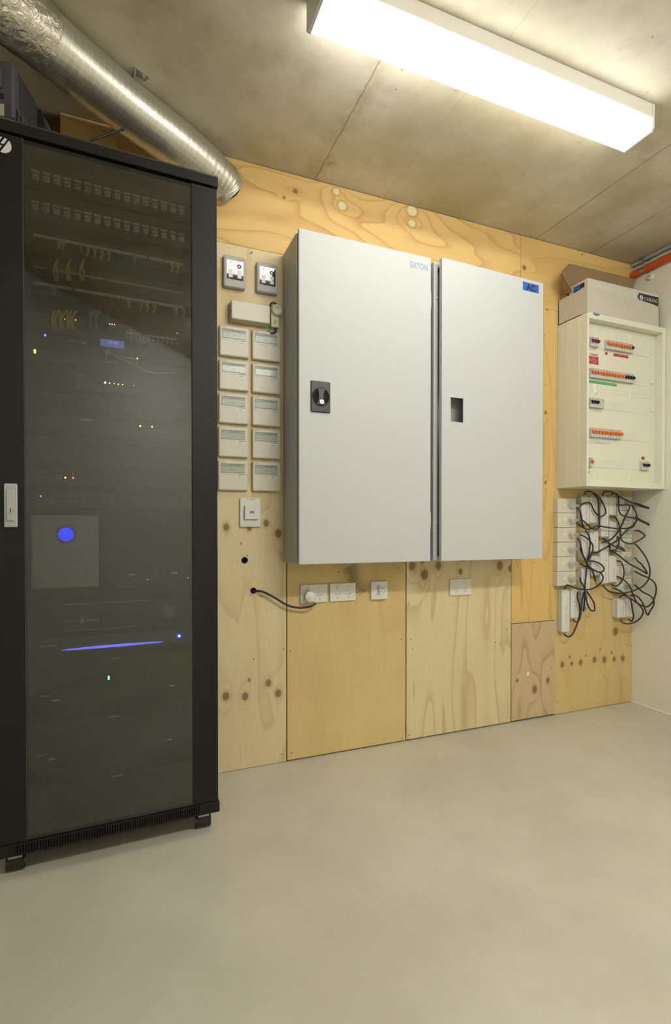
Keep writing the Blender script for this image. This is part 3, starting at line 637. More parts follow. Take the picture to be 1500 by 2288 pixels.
s_ = MB(); a, c_ = P2(78, 1052.5, z); s_.text('Crestron', a+.014, YF-.0008, c_, .0038, 'grey', wid=.022); a, c_ = P2(94, 1067.5, z); s_.text('CRESTRON', a, YF-.0008, c_, .004, 'grey', wid=.034)
a, c_ = P2(131, 1065, z); s_.box(a-.006, a+.006, YF-.0008, YF, c_-.0045, c_+.0045, 'lgrey'); s_.box(a-.005, a+.005, YF-.001, YF, c_-.0035, c_+.0035, 'void'); s_.build('lettering', t_)
leds(t_, z, [(146.2, 1067.3, 'l_y', .0020), (163.5, 1067.7, 'l_r', .0022), (163, 1059.5, 'l_r', .0007)])
t_, z = dev('video_recorder', 'black video recorder with a round jog ring and small blue light', 'video recorder', 1133, .046, m='device2')
s_ = MB(); a, c_ = P2(241.7, 1116, z)
for i in range(40):
    t0, t1 = 2*math.pi*i/40, 2*math.pi*(i+1)/40; ro, ri = .0130, .0122
    s_.add([(a+ro*math.cos(t0), YF-.001, c_+ro*math.sin(t0)), (a+ro*math.cos(t1), YF-.001, c_+ro*math.sin(t1)), (a+ri*math.cos(t1), YF-.001, c_+ri*math.sin(t1)), (a+ri*math.cos(t0), YF-.001, c_+ri*math.sin(t0))], [(0, 1, 2, 3)], 'lgrey')
s_.build('jog_ring', t_); s_ = MB()
for px in (138, 150, 158, 168, 188):
    for py in (1109, 1119): a, c_ = P2(px, py, z); s_.box(a-.003, a+.003, YF-.0008, YF, c_-.0008, c_+.0008, 'grey')
for px, py in ((115, 1106), (106, 1114), (124, 1114), (115, 1122), (115, 1114)): a, c_ = P2(px, py, z); s_.box(a-.0025, a+.0025, YF-.0008, YF, c_-.0008, c_+.0008, 'grey')
s_.build('buttons', t_); leds(t_, z, [(91, 1108.7, 'l_b', .0022)])
# shelf with pale box and small units
t_, z = dev('rack_shelf', 'deep black shelf holding the pale box with a round blue light', 'shelf', 1322, .008, dep=.28); zs = z+.008
x0, _ = RK(69.5, 1152, YF-.004); x1, _ = RK(220, 1152, YF-.004); ztop = RK(69.5, 1151.5, YF-.004)[1]
t_ = thing('network_storage_box', 'pale grey box with a round blue light, on a rack shelf', 'storage unit', RO+Vector((0, 0, zs)), RA)
s_ = MB(); s_.box(x0, x1, YF-.004, YF+.18, 0, ztop-zs, 'cyanbox', .001, 1); s_.build('casing', t_)
a, c_ = P2(147, 1194, zs, YF-.004); s_ = MB(); s_.lathe((a, YF-.004, c_), (0, -1, 0), [(-.001, .0270), (.002, .0265), (.003, .0245), (.001, .0215), (.0005, .019)], 'grey', 32)
s_.build('bezel', t_); MB().lathe((a+.001, YF-.0045, c_), (0, -1, 0), [(0, .020), (.002, .018), (.0035, .010), (.004, 0)], 'bigb', 28).build('blue_light', t_)
for i, (pa, pb, ph, lx, lpy, ox, opy, lab) in enumerate(((256, 348, .042, 295.5, 1284, 330, 1295.3, 'small black box with a white sticker, beside the pale box on the rack shelf'), (356, 424, .042, 390, 1280, 423, 1291, 'small black box with a white sticker, at the right end of the rack shelf'))):
    x0 = RK(pa, 1290, YF+.01)[0]; x1 = min(RK(pb, 1290, YF+.01)[0], -.082)
    t_ = thing('media_converter', lab, 'network unit', RO+Vector((0, 0, zs)), RA, 'small boxes on the rack shelf'); MB().box(x0, x1, YF+.01, YF+.13, 0, ph, 'device2', .001, 1).build('casing', t_)
    a, c_ = P2(lx, lpy, zs, YF+.01); MB().box(a-.0085, a+.0085, YF+.009, YF+.01, c_-.002, c_+.002, 'letter').build('sticker', t_)
    leds(t_, zs, [(ox if i == 0 else 420, opy, 'l_o', .0009)], YF+.01)
# UPS
t_, z = dev('power_backup_unit', 'black rack power backup unit with vents and a small grey screen', 'power unit', 1416, .082, m='device'); s_ = MB()
a, c_ = P2(183, 1387, z); s_.text('Power', a-.024, YF-.001, c_, .010, 'letter', wid=.034); s_.text('Shield', a+.027, YF-.001, c_+.001, .010, 'letter', wid=.034)
s_.disc(a+.001, YF-.001, c_+.009, .0022, 'letter', 10); s_.prism([(a-.005, c_-.006), (a+.006, c_-.006), (a+.0035, c_+.006), (a-.002, c_+.007)], YF-.001, YF, 'letter'); s_.box(a+.0055, a+.0063, YF-.001, YF, c_-.002, c_+.016, 'letter'); s_.build('lettering', t_)
s_ = MB()
for blk in ((238, 287), (297, 345)):
    xa, c_ = P2(blk[0], 1365, z); xb_, _ = P2(blk[1], 1365, z)
    for r_ in range(8):
        for q in range(3): w_ = (xb_-xa)/3; s_.box(xa+q*w_, xa+q*w_+w_*.75, YF-.0006, YF, .068-r_*.0065, .071-r_*.0065, 'void')
s_.build('vent_slots', t_)
s_ = MB(); a, c_ = P2(378, 1365, z); s_.box(a-.018, a+.018, YF-.003, YF, c_-.017, c_+.017, 'grey', .001, 1); s_.build('screen', t_)
s_ = MB(); s_.box(-.515, -.085, YF-.006, YF, .0785, .0805, 'foam'); s_.box(-.43, -.20, YF-.009, YF, .0765, .0805, 'grey'); s_.box(-.515, -.10, YF-.006, YF, .001, .003, 'foam'); s_.box(-.43, -.24, YF-.009, YF, .001, .004, 'grey')
s_.text('Commander RT', a, YF-.001, c_-.022, .004, 'letter', wid=.03); s_.build('trim_strip', t_)
# music server with blue bar
t_, z = dev('music_server', 'black unit with a long glowing blue bar and blue power button', 'media unit', 1464, .043, m='gloss')
a, c_ = P2(108, 1444, z); MB().text('AUTONOMIC', a, YF-.001, c_, .005, 'letter', wid=.041).build('lettering', t_)
xa, za = P2(137, 1453.5, z); xb_, zb_ = P2(366, 1433.5, z); za = zb_ = (za+zb_)/2; pts = []
for i in range(25): q = i/24; pts.append((xa+(xb_-xa)*q, za+.0042*math.sin(math.pi*q)**.5))
for i in range(24, -1, -1): q = i/24; pts.append((xa+(xb_-xa)*q, za-.0030*math.sin(math.pi*q)**.5))
s_ = MB(); s_.prism(pts, YF-.002, YF, 'bar'); tag(s_.build('light_bar', t_), 'glowing blue light bar')
a, c_ = P2(400.5, 1421, z); s_ = MB(); s_.lathe((a, YF, c_), (0, -1, 0), [(0, .008), (.003, .007), (.0035, .005)], 'bigb', 20); s_.lathe((a, YF-.003, c_), (0, -1, 0), [(0, .0032), (.001, 0)], 'l_bb', 12); s_.build('power_button', t_)
# amplifiers
for i, (pyb, h, tx, txy, lab) in enumerate(((1585, .128, 260, 1469, 'black amplifier with one green light, directly below the glowing blue bar'), (1722, .128, 253.5, 1594.5, 'black amplifier, middle of the three at the rack bottom'), (1858, .125, 263, 1733.5, 'black amplifier, lowest thing in the rack'))):
    t_, z = dev('audio_amplifier', lab, 'amplifier', pyb, h, yf=YF-.006, m='device2' if i else 'device'); tag(t_, group='amplifiers at the rack bottom')
    y = YF-.006; s_ = MB(); a, c_ = P2(tx, txy, z, y); s_.text('CRESTRON', a, y-.0008, min(c_, h-.006), .0048, 'letter', wid=.030)
    if i < 2:
        a, c_ = P2((100, 92)[i], (1555, 1687)[i], z, y); s_.text('Adagio', a, y-.0008, c_, .006, 'lgrey', wid=.028)
        a, c_ = P2((125, 116)[i], (1565, 1696)[i], z, y); s_.disc(a, y-.001, c_, .011, 'lgrey', 16, .0028); a, c_ = P2((385, 380)[i], (1532, 1652)[i], z, y); s_.disc(a, y-.001, c_, .009, 'lgrey', 16, .0026)
    s_.build('lettering', t_); s_ = MB()
    for q in range(6): a, c_ = P2(231+q*12 if i == 0 else 223+q*12, (1517, 1642, 1778)[i]-q*1.5, z, y); s_.box(a-.0015, a+.0015, y-.0008, y, c_-.010, c_+.010, 'foam')
    s_.build('meter_slots', t_)
    if i == 0: a, c_ = P2(243, 1517, z, y); MB().box(a-.0022, a+.0022, y-.0016, y, c_-.009, c_+.009, 'foam').box(a-.002, a+.002, y-.002, y-.0012, c_-.001, c_+.009, 'l_g').build('indicator_light', t_)

# ------------------------------------------------------------------ on top of the rack
ZL = ZT+.042
def top_thing(px, py, yl): x, z = RK(px, py, yl); return RO+RU*x+RV*yl
p = top_thing(-9, 260, .03)
ups = thing('power_supply_unit', 'dark grey louvred power unit standing on the rack top at the far left', 'power unit', (p.x, p.y, ZL), math.radians(-16))
u_ = MB(); u_.box(-.09, .045, 0, .24, .012, .163, 'navy', .006, 2); u_.box(-.085, .040, .01, .23, 0, .012, 'dark')
u_.box(-.085, .040, -.002, .0, .004, .046, 'foam'); u_.box(-.08, .022, -.0035, -.001, .012, .044, 'paper')
for i in range(9): u_.box(.044, .0465, .03, .20, .06+i*.011, .065+i*.011, 'foam')
for i in range(9): u_.box(.044, .0465, .012+i*.022, .022+i*.022, .006, .045, 'dark')
u_.box(-.05, .02, -.003, .0, .060, .072, 'dark'); u_.build('casing', ups)
s_ = MB(); s_.box(-.04, .018, -.008, .0, .085, .135, 'foam', .003, 1); s_.box(-.026, .006, -.024, -.008, .093, .125, 'dark', .004, 2); s_.build('power_inlet', ups)
s_ = MB(); s_.tube([(-.01, -.02, .12), (-.025, -.030, .150), (-.045, -.034, .158), (-.07, -.03, .162)], .0055, 'grey', 8); s_.build('power_lead', ups)
p = top_thing(112, 287, .14)
rt = thing('network_router', 'dark ribbed box with a blue light, leaning beside the rack-top power unit', 'network unit', (p.x, p.y, ZL), math.radians(-8))
tilt = lambda v: Matrix.Rotation(math.radians(-14), 4, 'Y') @ Vector(v)
s_ = MB(); s_.box(-.03, .012, 0, .12, .006, .15, 'dark', .003, 1, rot=tilt)
for i in range(10): s_.box(.0115, .0135, .01+i*.011, .015+i*.011, .02, .14, 'foam', rot=tilt)
s_.v = [(a, b, max(c, 0.0)) for a, b, c in s_.v]; s_.build('casing', rt); MB().lathe((-.008, 0, .020), (0, -1, 0), [(0, .002), (.001, 0)], 'l_b', 8).build('indicator_light', rt)
a = top_thing(165, 306, .06); b_ = onY(277, 288, (RO+RV*.05).y)
an = thing('antenna', 'thin black rod antenna on the rack top, pointing to the right', 'antenna', (a.x, a.y, ZL)); q = b_-Vector((a.x, a.y, ZL))
MB().cyl((0, 0, .006), (q.x, q.y, q.z), .0032, 'dark', 10).cyl((q.x*.96, q.y*.96, .006+(q.z-.006)*.96), (q.x, q.y, q.z), .0045, 'dark', 10).build('rod', an); MB().cyl((0, 0, 0), (0, 0, .012), .008, 'dark', 12).build('foot', an)
# timber block under the ceiling behind the rack
# ------------------------------------------------------------------ foil duct
dc = thing('ventilation_duct', 'silver foil ventilation duct running over the rack into a hole in the plywood', 'duct', (.36, 0, 2.30))
ctl = [Vector(v) for v in ((.374, .012, 2.268), (.338, -.018, 2.288), (.20, -.112, 2.304), (-.017, -.255, 2.308), (-.248, -.44, 2.306), (-.50, -.66, 2.304), (-.84, -.98, 2.302))]
Q = []
for i in range(len(ctl)-1):
    p0 = ctl[max(i-1, 0)]; p1 = ctl[i]; p2 = ctl[i+1]; p3 = ctl[min(i+2, len(ctl)-1)]
    for k in range(14):
        t_ = k/14; Q.append(.5*((2*p1)+(p2-p0)*t_+(2*p0-5*p1+4*p2-p3)*t_*t_+(3*p1-p0-3*p2+p3)*t_**3))
Q.append(ctl[-1]); n = 40; vs = []; fs = []; uvs = []; L = 0; base = Vector((.36, 0, 2.30)); SL = []
for i, p in enumerate(Q):
    if i: L += (Q[i]-Q[i-1]).length
    SL.append(L); d = (Q[min(i+1, len(Q)-1)]-Q[max(i-1, 0)]).normalized(); a = Vector((0, 0, 1)); a = (a-d*a.dot(d)).normalized(); b2 = d.cross(a)
    rr = .0785+.0005*math.sin(i*2.1)
    for k in range(n):
        th = 2*math.pi*k/n; vs.append(p+(a*math.cos(th)*min(1, .99)+b2*math.sin(th))*rr-base)
me = bpy.data.meshes.new('sleeve'); fs = [(i*n+k, i*n+(k+1) % n, (i+1)*n+(k+1) % n, (i+1)*n+k) for i in range(len(Q)-1) for k in range(n)]
me.from_pydata(vs, [], fs); uvl = me.uv_layers.new(name='UVMap'); li = 0
for f_i, f in enumerate(fs):
    i, k = divmod(f_i, n)
    for (ii, kk) in ((i, k), (i, k+1), (i+1, k+1), (i+1, k)): uvl.data[li].uv = (SL[ii], kk/n); li += 1
me.materials.append(M['foil'])
for p_ in me.polygons: p_.use_smooth = True
o = bpy.data.objects.new('sleeve', me); COL.objects.link(o); o.parent = dc
# tape wrap
s_ = MB(); i0 = next(i for i, l in enumerate(SL) if l > .70); vs = []; rows = 0
for i in range(i0, min(i0+11, len(Q))):
    p = Q[i]; d = (Q[i+1]-Q[i-1]).normalized(); a = Vector((0, 0, 1)); a = (a-d*a.dot(d)).normalized(); b2 = d.cross(a); rows += 1
    for k in range(n):
        th = 2*math.pi*k/n; rr = .0815+.0022*math.sin(k*1.9+i*1.3)+.0018*math.sin(k*4.7-i*2.1); 
        v = p+(a*math.cos(th)*.965+b2*math.sin(th))*rr-base; vs.append(v)
s_.add(vs, [(i*n+k, i*n+(k+1) % n, (i+1)*n+(k+1) % n, (i+1)*n+k) for i in range(rows-1) for k in range(n)], 'tape', True); tag(s_.build('tape_wrap', dc), 'crumpled foil tape joint')
# dark cut edge of the duct hole
s_ = MB(); n = 36; ci = [(.350+.084*math.cos(2*math.pi*i/n)-.36, -.0012, 2.308+.082*math.sin(2*math.pi*i/n)-2.30) for i in range(n)]; s_.add(ci, [tuple(range(n))], 'void'); s_.build('hole', dc)
# bracket
p = onZ(321, 170, H); br = thing('metal_bracket', 'small bent steel bracket screwed to the ceiling by the duct', 'bracket', (p.x, p.y, H))
s_ = MB(); dirv = Vector((-.55, -.25, 0)).normalized(); per = Vector((-dirv.y, dirv.x, 0))
def bq(a, b_, c_): return tuple(dirv*a+per*b_+Vector((0, 0, c_)))
s_.add([bq(-.012, -.012, -.003), bq(.030, -.012, -.003), bq(.030, .012, -.003), bq(-.012, .012, -.003), bq(-.012, -.012, 0), bq(.030, -.012, 0), bq(.030, .012, 0), bq(-.012, .012, 0)], [(0, 3, 2, 1), (0, 1, 5, 4), (1, 2, 6, 5), (2, 3, 7, 6), (3, 0, 4, 7)], 'steel')
s_.add([bq(.030, -.012, 0), bq(.033, -.012, 0), bq(.033, .012, 0), bq(.030, .012, 0), bq(.036, -.012, -.05), bq(.039, -.012, -.05), bq(.039, .012, -.05), bq(.036, .012, -.05)], [(0, 4, 5, 1), (1, 5, 6, 2), (2, 6, 7, 3), (3, 7, 4, 0), (4, 7, 6, 5)], 'steel'); s_.build('plate', br)
MB().cyl((0, 0, -.003), (0, 0, -.008), .006, 'chrome', 6).build('screw', br)

# ------------------------------------------------------------------ wall controllers (ten)
def make_controller():
    t_ = thing('wall_controller', '', 'wall controller', (0, 0, 0))
    s = .1155
    MB().box(0, s, -.017, 0, 0, s+.001, 'cream', .005, 3).box(.004, s-.002, -.0173, -.0165, .0605, .0610, 'grey').build('housing', t_)
    f_ = MB(); f_.box(.010, .101, -.0182, -.0165, .068, .1035, 'bandg'); f_.box(.0115, .0995, -.0186, -.018, .0695, .0925, 'lcd')
    f_.text('12:00', .034, -.0188, .088, .0035, 'lcdd'); f_.text('20', .055, -.0188, .079, .008, 'lcdd'); f_.text('Y', .088, -.0188, .077, .004, 'lcdd'); f_.box(.045, .0455, -.0188, -.0186, .0715, .086, 'lcdd'); f_.box(.078, .0785, -.0188, -.0186, .0715, .091, 'lcdd')
    f_.text('Panasonic', .027, -.0186, .0975, .0042, 'letter', wid=.029); f_.text('econavi', .089, -.0186, .0965, .003, 'letter', wid=.016); f_.build('screen', t_)
    f_ = MB()
    for i in range(6): f_.box(.009+i*.0034, .0104+i*.0034, -.0178, -.012, .108, .1125, 'grey')
    f_.build('vent', t_)
    MB().box(.080, .101, -.0178, -.0165, .0620, .0638, 'bandg').build('button_bar', t_)
    return t_
proto = None; CG = 'cream wall controllers beside the rack'
names = [[('RUMPUS', 'tagged RUMPUS, top of the left column'), ('LIVING', 'tagged LIVING, second down in the left column'), ('FAMILY', 'tagged FAMILY, third down in the left column'), ('BED 4', 'tagged BED 4, fourth down in the left column'), ('BED 1', 'tagged BED 1, bottom of the left column')],
         [('STUDY', 'tagged STUDY, top of the right column'), ('KITCHEN', 'tagged KITCHEN, second down in the right column'), ('DINING', 'tagged DINING, third down in the right column'), ('BED 2', 'tagged BED 2, fourth down in the right column'), ('BED 3', 'tagged BED 3, bottom of the right column')]]
for cI in range(2):
    for rI in range(5):
        if proto is None: o = proto = make_controller(); kids = list(proto.children)
        else:
            o = proto.copy(); COL.objects.link(o)
            for ch in kids: c_ = ch.copy(); COL.objects.link(c_); c_.parent = o
        zb = (1.6225-.1298*rI); o.location = ((.347, .4745)[cI]-(.0015*rI if cI == 0 else 0), -.0002, zb+.0005)
        tag(o, 'cream wall controller with a small screen, '+names[cI][rI][1], 'wall controller', CG)
for cI in range(2):
    for rI in range(5):
        o = [q for q in bpy.data.objects if q.get('group') == CG and names[cI][rI][1] in q['label']][0]
        MB().box(.066, .101, -.0176, -.0168, .049, .0595, 'white').text(names[cI][rI][0], .084, -.0179, .054, .0045, 'ink', wid=.021 if len(names[cI][rI][0]) > 5 else .017).build('name_sticker', o)
# two silver thermostats
def thermostat(pxl, pyl, pxr, pyb, label, day):
    a = onY(pxl, pyl, -.02); b_ = onY(pxr, pyl, -.02); c_ = onY(pxl, pyb, -.02); W_ = b_.x-a.x; Hh = a.z-c_.z
    t_ = thing('touch_thermostat', label, 'thermostat', (a.x, -.0002, c_.z), 0, 'silver touch thermostats on the pale plywood')
    MB().box(0, W_, -.021, 0, 0, Hh, 'silver', .005, 3).text('Honeywell', W_*.78, -.0214, Hh*.905, .003, 'ink', wid=.024).build('housing', t_)
    s_ = MB(); s_.box(W_*.11, W_*.91, -.0218, -.020, Hh*.22, Hh*.86, 'letter'); s_.box(W_*.13, W_*.89, -.0224, -.0215, Hh*.235, Hh*.845, 'gloss')
    for qx in (.22, .62):
        for qz in (.30, .44): s_.box(W_*qx, W_*(qx+.18), -.0228, -.0222, Hh*qz, Hh*(qz+.115), 'white')
    s_.text('^', W_*.31, -.0232, Hh*.49, .004, 'ink'); s_.text('v', W_*.31, -.0232, Hh*.36, .004, 'ink'); s_.lathe((W_*.70, -.0224, Hh*.68), (0, -1, 0), [(0, .008), (.0012, .007), (.0013, .004)], 'foam', 18)
    s_.text(day, W_*.30, -.0228, Hh*.78, .005, 'letter'); s_.text('heat', W_*.24, -.0228, Hh*.255, .0035, 'letter'); s_.build('touch_screen', t_)
thermostat(500, 567.5, 549, 638, 'silver touch thermostat with glossy screen, left of the pair above the cream controllers', '18')
thermostat(574, 583, 621, 650, 'silver touch thermostat with glossy screen, right of the pair above the cream controllers', '20')
p = onY(563, 565, 0); t_ = thing('screw', 'pale screw sticking out of the plywood above the thermostats', 'screw', (p.x, 0, p.z)); MB().cyl((0, 0, 0), (0, -.016, 0), .0018, 'steel', 8).lathe((0, -.015, 0), (0, -1, 0), [(0, .0018), (.002, .004), (.003, .0035), (.003, 0)], 'white', 14).build('shank', t_)
# long cream box
a = onY(518.5, 669, -.040); b_ = onY(605, 682, -.040); c_ = onY(518.7, 711, -.040)
t_ = thing('control_box', 'long cream plastic box above the wall controllers', 'box', (a.x-.004, -.0002, c_.z)); W_ = b_.x-a.x+.004; Hh = a.z-c_.z
MB().box(0, W_, -.016, 0, -.001, Hh+.001, 'cream', .003, 2).build('back_box', t_); MB().box(.002, W_-.002, -.040, -.016, 0, Hh, 'cream', .004, 3).build('cover', t_)
BX = (b_.x, (a.z+c_.z)/2)
# sensor head on a small box with wires
p = onY(620.5, 691, -.036); q = onY(616.5, 716, -.03)
t_ = thing('junction_box', 'small cream junction box with red writing, hanging by blue wires beside the long box', 'box', (q.x, -.0002, q.z-.02))
dz = .0
MB().box(-.017, .017, -.022, -.001, -.004, .052, 'cream', .002, 1).text('OK', .0, -.0225, .016, .009, 'red', rot=1.3).build('housing', t_)
hx, hz = p.x-q.x, p.z-(q.z-.02)
MB().lathe((hx, -.022, hz), (0, -1, 0), [(0, .023), (.006, .0225), (.012, .020), (.0135, .008), (.012, .0075), (.012, 0)], 'cream', 30).build('sensor_dome', t_)
MB().tube([(-.024, -.012, .064), (-.018, -.02, .085), (-.006, -.022, .092), (.006, -.02, .085), (.008, -.014, .062)], .0038, 'bcable', 8).build('wire_loop', t_)
MB().tube([(.003, -.012, -.003), (.004, -.016, -.018), (-.004, -.018, -.028), (-.018, -.014, -.028), (-.024, -.006, -.022)], .0042, 'bcable', 8).build('wire_loop', t_)
MB().tube([(-.020, -.006, .05), (-.019, -.008, .02), (-.020, -.008, -.012), (-.024, -.006, -.024)], .0025, 'gywire', 6).build('earth_wire', t_)
# switch plate
a = onY(536.3, 1113, -.008); b_ = onY(582.3, 1113, -.008); c_ = onY(536.3, 1177.5, -.008)
t_ = thing('thermostat_plate', 'white wall plate with a small grey display, below the cream controllers', 'wall plate', (a.x, -.0002, c_.z)); W_ = b_.x-a.x; Hh = a.z-c_.z
s_ = MB(); s_.box(0, W_, -.010, 0, 0, Hh, 'white', .003, 3); s_.text('ISLAND', W_*.5, -.0104, Hh-.0045, .0045, 'ink', wid=.031); s_.build('plate', t_)
s_ = MB(); s_.box(W_*.20, W_*.86, -.022, -.009, Hh*.27, Hh*.75, 'white', .002, 2); s_.box(W_*.21, W_*.86, -.0223, -.0218, Hh*.635, Hh*.639, 'grey'); s_.box(W_*.21, W_*.86, -.0223, -.0218, Hh*.385, Hh*.389, 'grey'); s_.build('module', t_)
MB().box(W_*.43, W_*.66, -.0226, -.0215, Hh*.47, Hh*.555, 'bandg').build('display', t_)
# cable from hole with round plug, sockets
def gpo(px, py, label, plug=False):
    a = onY(px, py, -.009); t_ = thing('double_power_socket', label, 'power socket', (a.x, -.0042 if a.x > .62 else 0, a.z), 0, 'white double power sockets below the cabinets'); W_, Hh = .1185, .076
    s_ = MB(); s_.box(0, W_, -.009, 0, -Hh, 0, 'white', .0025, 2)
    for cx in (.29, .71):
        x = W_*cx
        for dx, rr, dz_ in ((-.0065, -.5, 0), (.0065, .5, 0), (0, 0, -.013)):
            c_, q_ = math.cos(rr), math.sin(rr); L_, w_ = .0042, .0010; P4 = [(-w_, -L_), (w_, -L_), (w_, L_), (-w_, L_)]
            s_.add([(x+dx+u*c_-v*q_, -.0094, -.046+dz_+u*q_+v*c_) for u, v in P4], [(0, 1, 2, 3)], 'ink')
    s_.build('faceplate', t_)
    for cx in (.29, .71): MB().lathe((W_*cx, -.009, -.017), (0, -1, 0), [(0, .0085), (.0012, .008), (.0008, .007), (.002, .006), (.002, 0)], 'white', 20).build('switch', t_)
    return t_
gpo(671.3, 1307, 'white double power socket with a round plug in it, leftmost below the cabinets')
gpo(737, 1304, 'white double power socket with nothing plugged in, between the plugged one and the vented plate')
gpo(1005, 1294.5, 'white double power socket below the right large cabinet')
a = onY(829, 1300, -.012); t_ = thing('vented_wall_plate', 'small curved white wall plate with an oval grille, right of the left cabinet sockets', 'wall plate', (a.x, -.0042, a.z)); s_ = MB(); W_, Hh = .079, .076
pts = [(0, 0), (0, -.012)]+[(W_*i/10, -.012-.006*math.sin(math.pi*i/10)) for i in range(1, 10)]+[(W_, -.012), (W_, 0)]
n = len(pts); s_.add([(x, y, -Hh) for x, y in pts]+[(x, y, 0) for x, y in pts], [tuple(range(n)), tuple(range(2*n-1, n-1, -1))]+[(i, i+n, (i+1) % n+n, (i+1) % n) for i in range(n)], 'white'); s_.build('plate', t_)
s_ = MB()
for dz_ in (-.022, -.036, -.050): s_.lathe((.033, -.0165, dz_), (0, -1, 0), [(0, .009), (.002, .0085), (.002, 0)], 'lgrey', 16)
s_.build('grille', t_); s_ = MB()
for x, z_ in ((.048, -.020), (.062, -.020), (.050, -.029), (.059, -.029), (.048, -.042), (.064, -.042)): s_.box(x-.0012, x+.0012, -.0186, -.014, z_-.0012, z_+.0012, 'ink')
s_.text('RCD', .056, -.0188, -.047, .0035, 'ink'); s_.build('markings', t_)
pl = onY(694, 1333.5, -.045); hl = onY(567, 1320, 0)
pts = []
for (px, py, Y) in ((565, 1320, .012), (573, 1320, -.006), (590, 1323, -.02), (615, 1336, -.024), (640, 1351, -.026), (660, 1357, -.03), (682, 1357.5, -.036), (697, 1354, -.042), (707, 1347, -.042)):
    q = onY(px, py, Y); pts.append(q)
t_ = thing('power_cable', 'black power cable from the lower round hole to a round white plug', 'power cord', pts[0]); s_ = MB(); s_.tube([q-pts[0] for q in pts], .0042, 'cable', 10); s_.build('cord', t_)
s_ = MB(); c_ = Vector((pl.x, -.0135, pl.z))-pts[0]; s_.lathe(c_, (0, -1, 0), [(0, .018), (.010, .021), (.030, .0225), (.033, .020), (.034, 0)], 'white', 30); e = pts[-1]-pts[0]; dv = Vector((e.x-c_.x, 0, e.z-c_.z)); s_.cyl(c_+Vector((0, -.022, 0))+dv*.55, c_+Vector((0, -.024, 0))+dv*1.08, .010, 'white', 14, r2=.005); s_.build('plug', t_)

# ------------------------------------------------------------------ white switchboard
HX0, HX1, HZ0, HZ1, HD, HR = 2.055, XR-.003, 1.160, 1.988, .187, .045
hb = thing('switchboard', 'ivory metal switchboard with rows of circuit breakers, in the corner', 'switchboard', (HX0, 0, HZ0)); W_, Hh = HX1-HX0, HZ1-HZ0
IX0, IX1, IZ0, IZ1 = .012, W_-.034, .045, Hh-.032
s_ = MB(); s_.box(0, W_, -HD+.045, 0, 0, Hh, 'hager', .002, 1)
s_.box(0, IX0, -HD, -HD+.045, 0, Hh, 'hager', .0015, 1); s_.box(IX1+.012, W_, -HD, -HD+.045, 0, Hh, 'hager', .0015, 1)
s_.box(IX0, IX1+.012, -HD, -HD+.045, 0, IZ0-.018, 'hager'); s_.box(IX0, IX1+.012, -HD, -HD+.045, IZ1+.006, Hh, 'hager')
s_.box(-.001, .0, -.060, -.058, 0, Hh, 'letter'); s_.build('enclosure', hb)
y_ = -HD+.0445
s_ = MB(); s_.box(IX0+.001, IX1+.011, y_-.003, y_, IZ0-.017, IZ1+.005, 'board')
rowsz = [onY(1318, py, -.146).z-HZ0 for py in (751.5, 777.6, 823, 845, 889, 912, 954.7, 978, 1022, 1045)]
RZ = [(rowsz[2*i]+rowsz[2*i+1])/2 for i in range(5)]
for zc in RZ: s_.box(IX0+.003, IX1-.03, y_-.0034, y_-.0026, zc-.0235, zc-.0228, 'grey')
for zc in ((RZ[1]+RZ[2])/2+.004, (RZ[1]+RZ[2])/2-.012): s_.box(IX0+.003, IX1, y_-.0034, y_-.0026, zc-.0003, zc+.0003, 'grey')
s_.box(IX0+.003, IX1, y_-.0034, y_-.0026, IZ1-.006, IZ1-.0052, 'grey')
for zc in (IZ1-.022, (RZ[1]+RZ[2])/2+.012, (RZ[1]+RZ[2])/2-.016, .052):
    for x in (.10, .34): s_.lathe((x, y_-.003, zc), (0, -1, 0), [(0, .016), (.003, .012), (.004, 0)], 'hager', 20)
for zc in RZ[:3]: s_.box(IX1-.018, IX1-.004, y_-.010, y_-.003, zc-.008, zc+.008, 'hager', .002, 1)
# blank module ribs
for zc, xs in ((RZ[0], (.27, .43)), (RZ[1], (.31, .42)), (RZ[2], (.14, .30)), (RZ[3], (.27, .40)), (RZ[4], (.08, .30))):
    s_.box(xs[0], xs[1], y_-.0042, y_-.003, zc-.021, zc+.021, 'hager')
    x = xs[0]
    while x < xs[1]: s_.box(x, x+.0006, y_-.0046, y_-.0042, zc-.019, zc+.019, 'lgrey'); x += .0058
s_.box(.350, .352, y_-.005, y_-.003, RZ[0]-.018, RZ[0]+.018, 'ink'); s_.build('cover_plate', hb)
def breaker_meshes():
    a = MB(); a.box(-.0086, .0086, -.014, 0, -.0225, .0225, 'lgrey', .0008, 1); a.box(-.006, .006, -.0146, -.014, -.019, -.010, 'hager'); a.text('C16', 0, -.0149, -.0145, .003, 'ink'); a.box(-.0035, .0035, -.0143, -.0139, .017, .0195, 'red')
    out = {}
    bo = a.build('circuit_breaker'); out['b'] = bo.data; bpy.data.objects.remove(bo)
    for nm, mm in (('orange', 'orange'), ('dred', 'dred'), ('ink', 'dark')):
        a = MB(); a.box(-.0086, .0086, -.022, -.014, .004, .010, mm, .0012, 1); a.box(-.0042, .0042, -.027, -.014, -.005, .006, mm, .0015, 1); bo = a.build('toggle'); out[nm] = bo.data; bpy.data.objects.remove(bo)
    return out
BM = breaker_meshes()
def breakers(zc, x0, n, kind, pitch=.0176):
    for i in range(n):
        b2 = bpy.data.objects.new('circuit_breaker', BM['b']); COL.objects.link(b2); b2.parent = hb; b2.location = (x0+pitch*(i+.5), y_-.0035, zc)
        g2 = bpy.data.objects.new('toggle', BM[kind]); COL.objects.link(g2); g2.parent = b2
XH = lambda px, py: onY(px, py, -.155).x-HX0
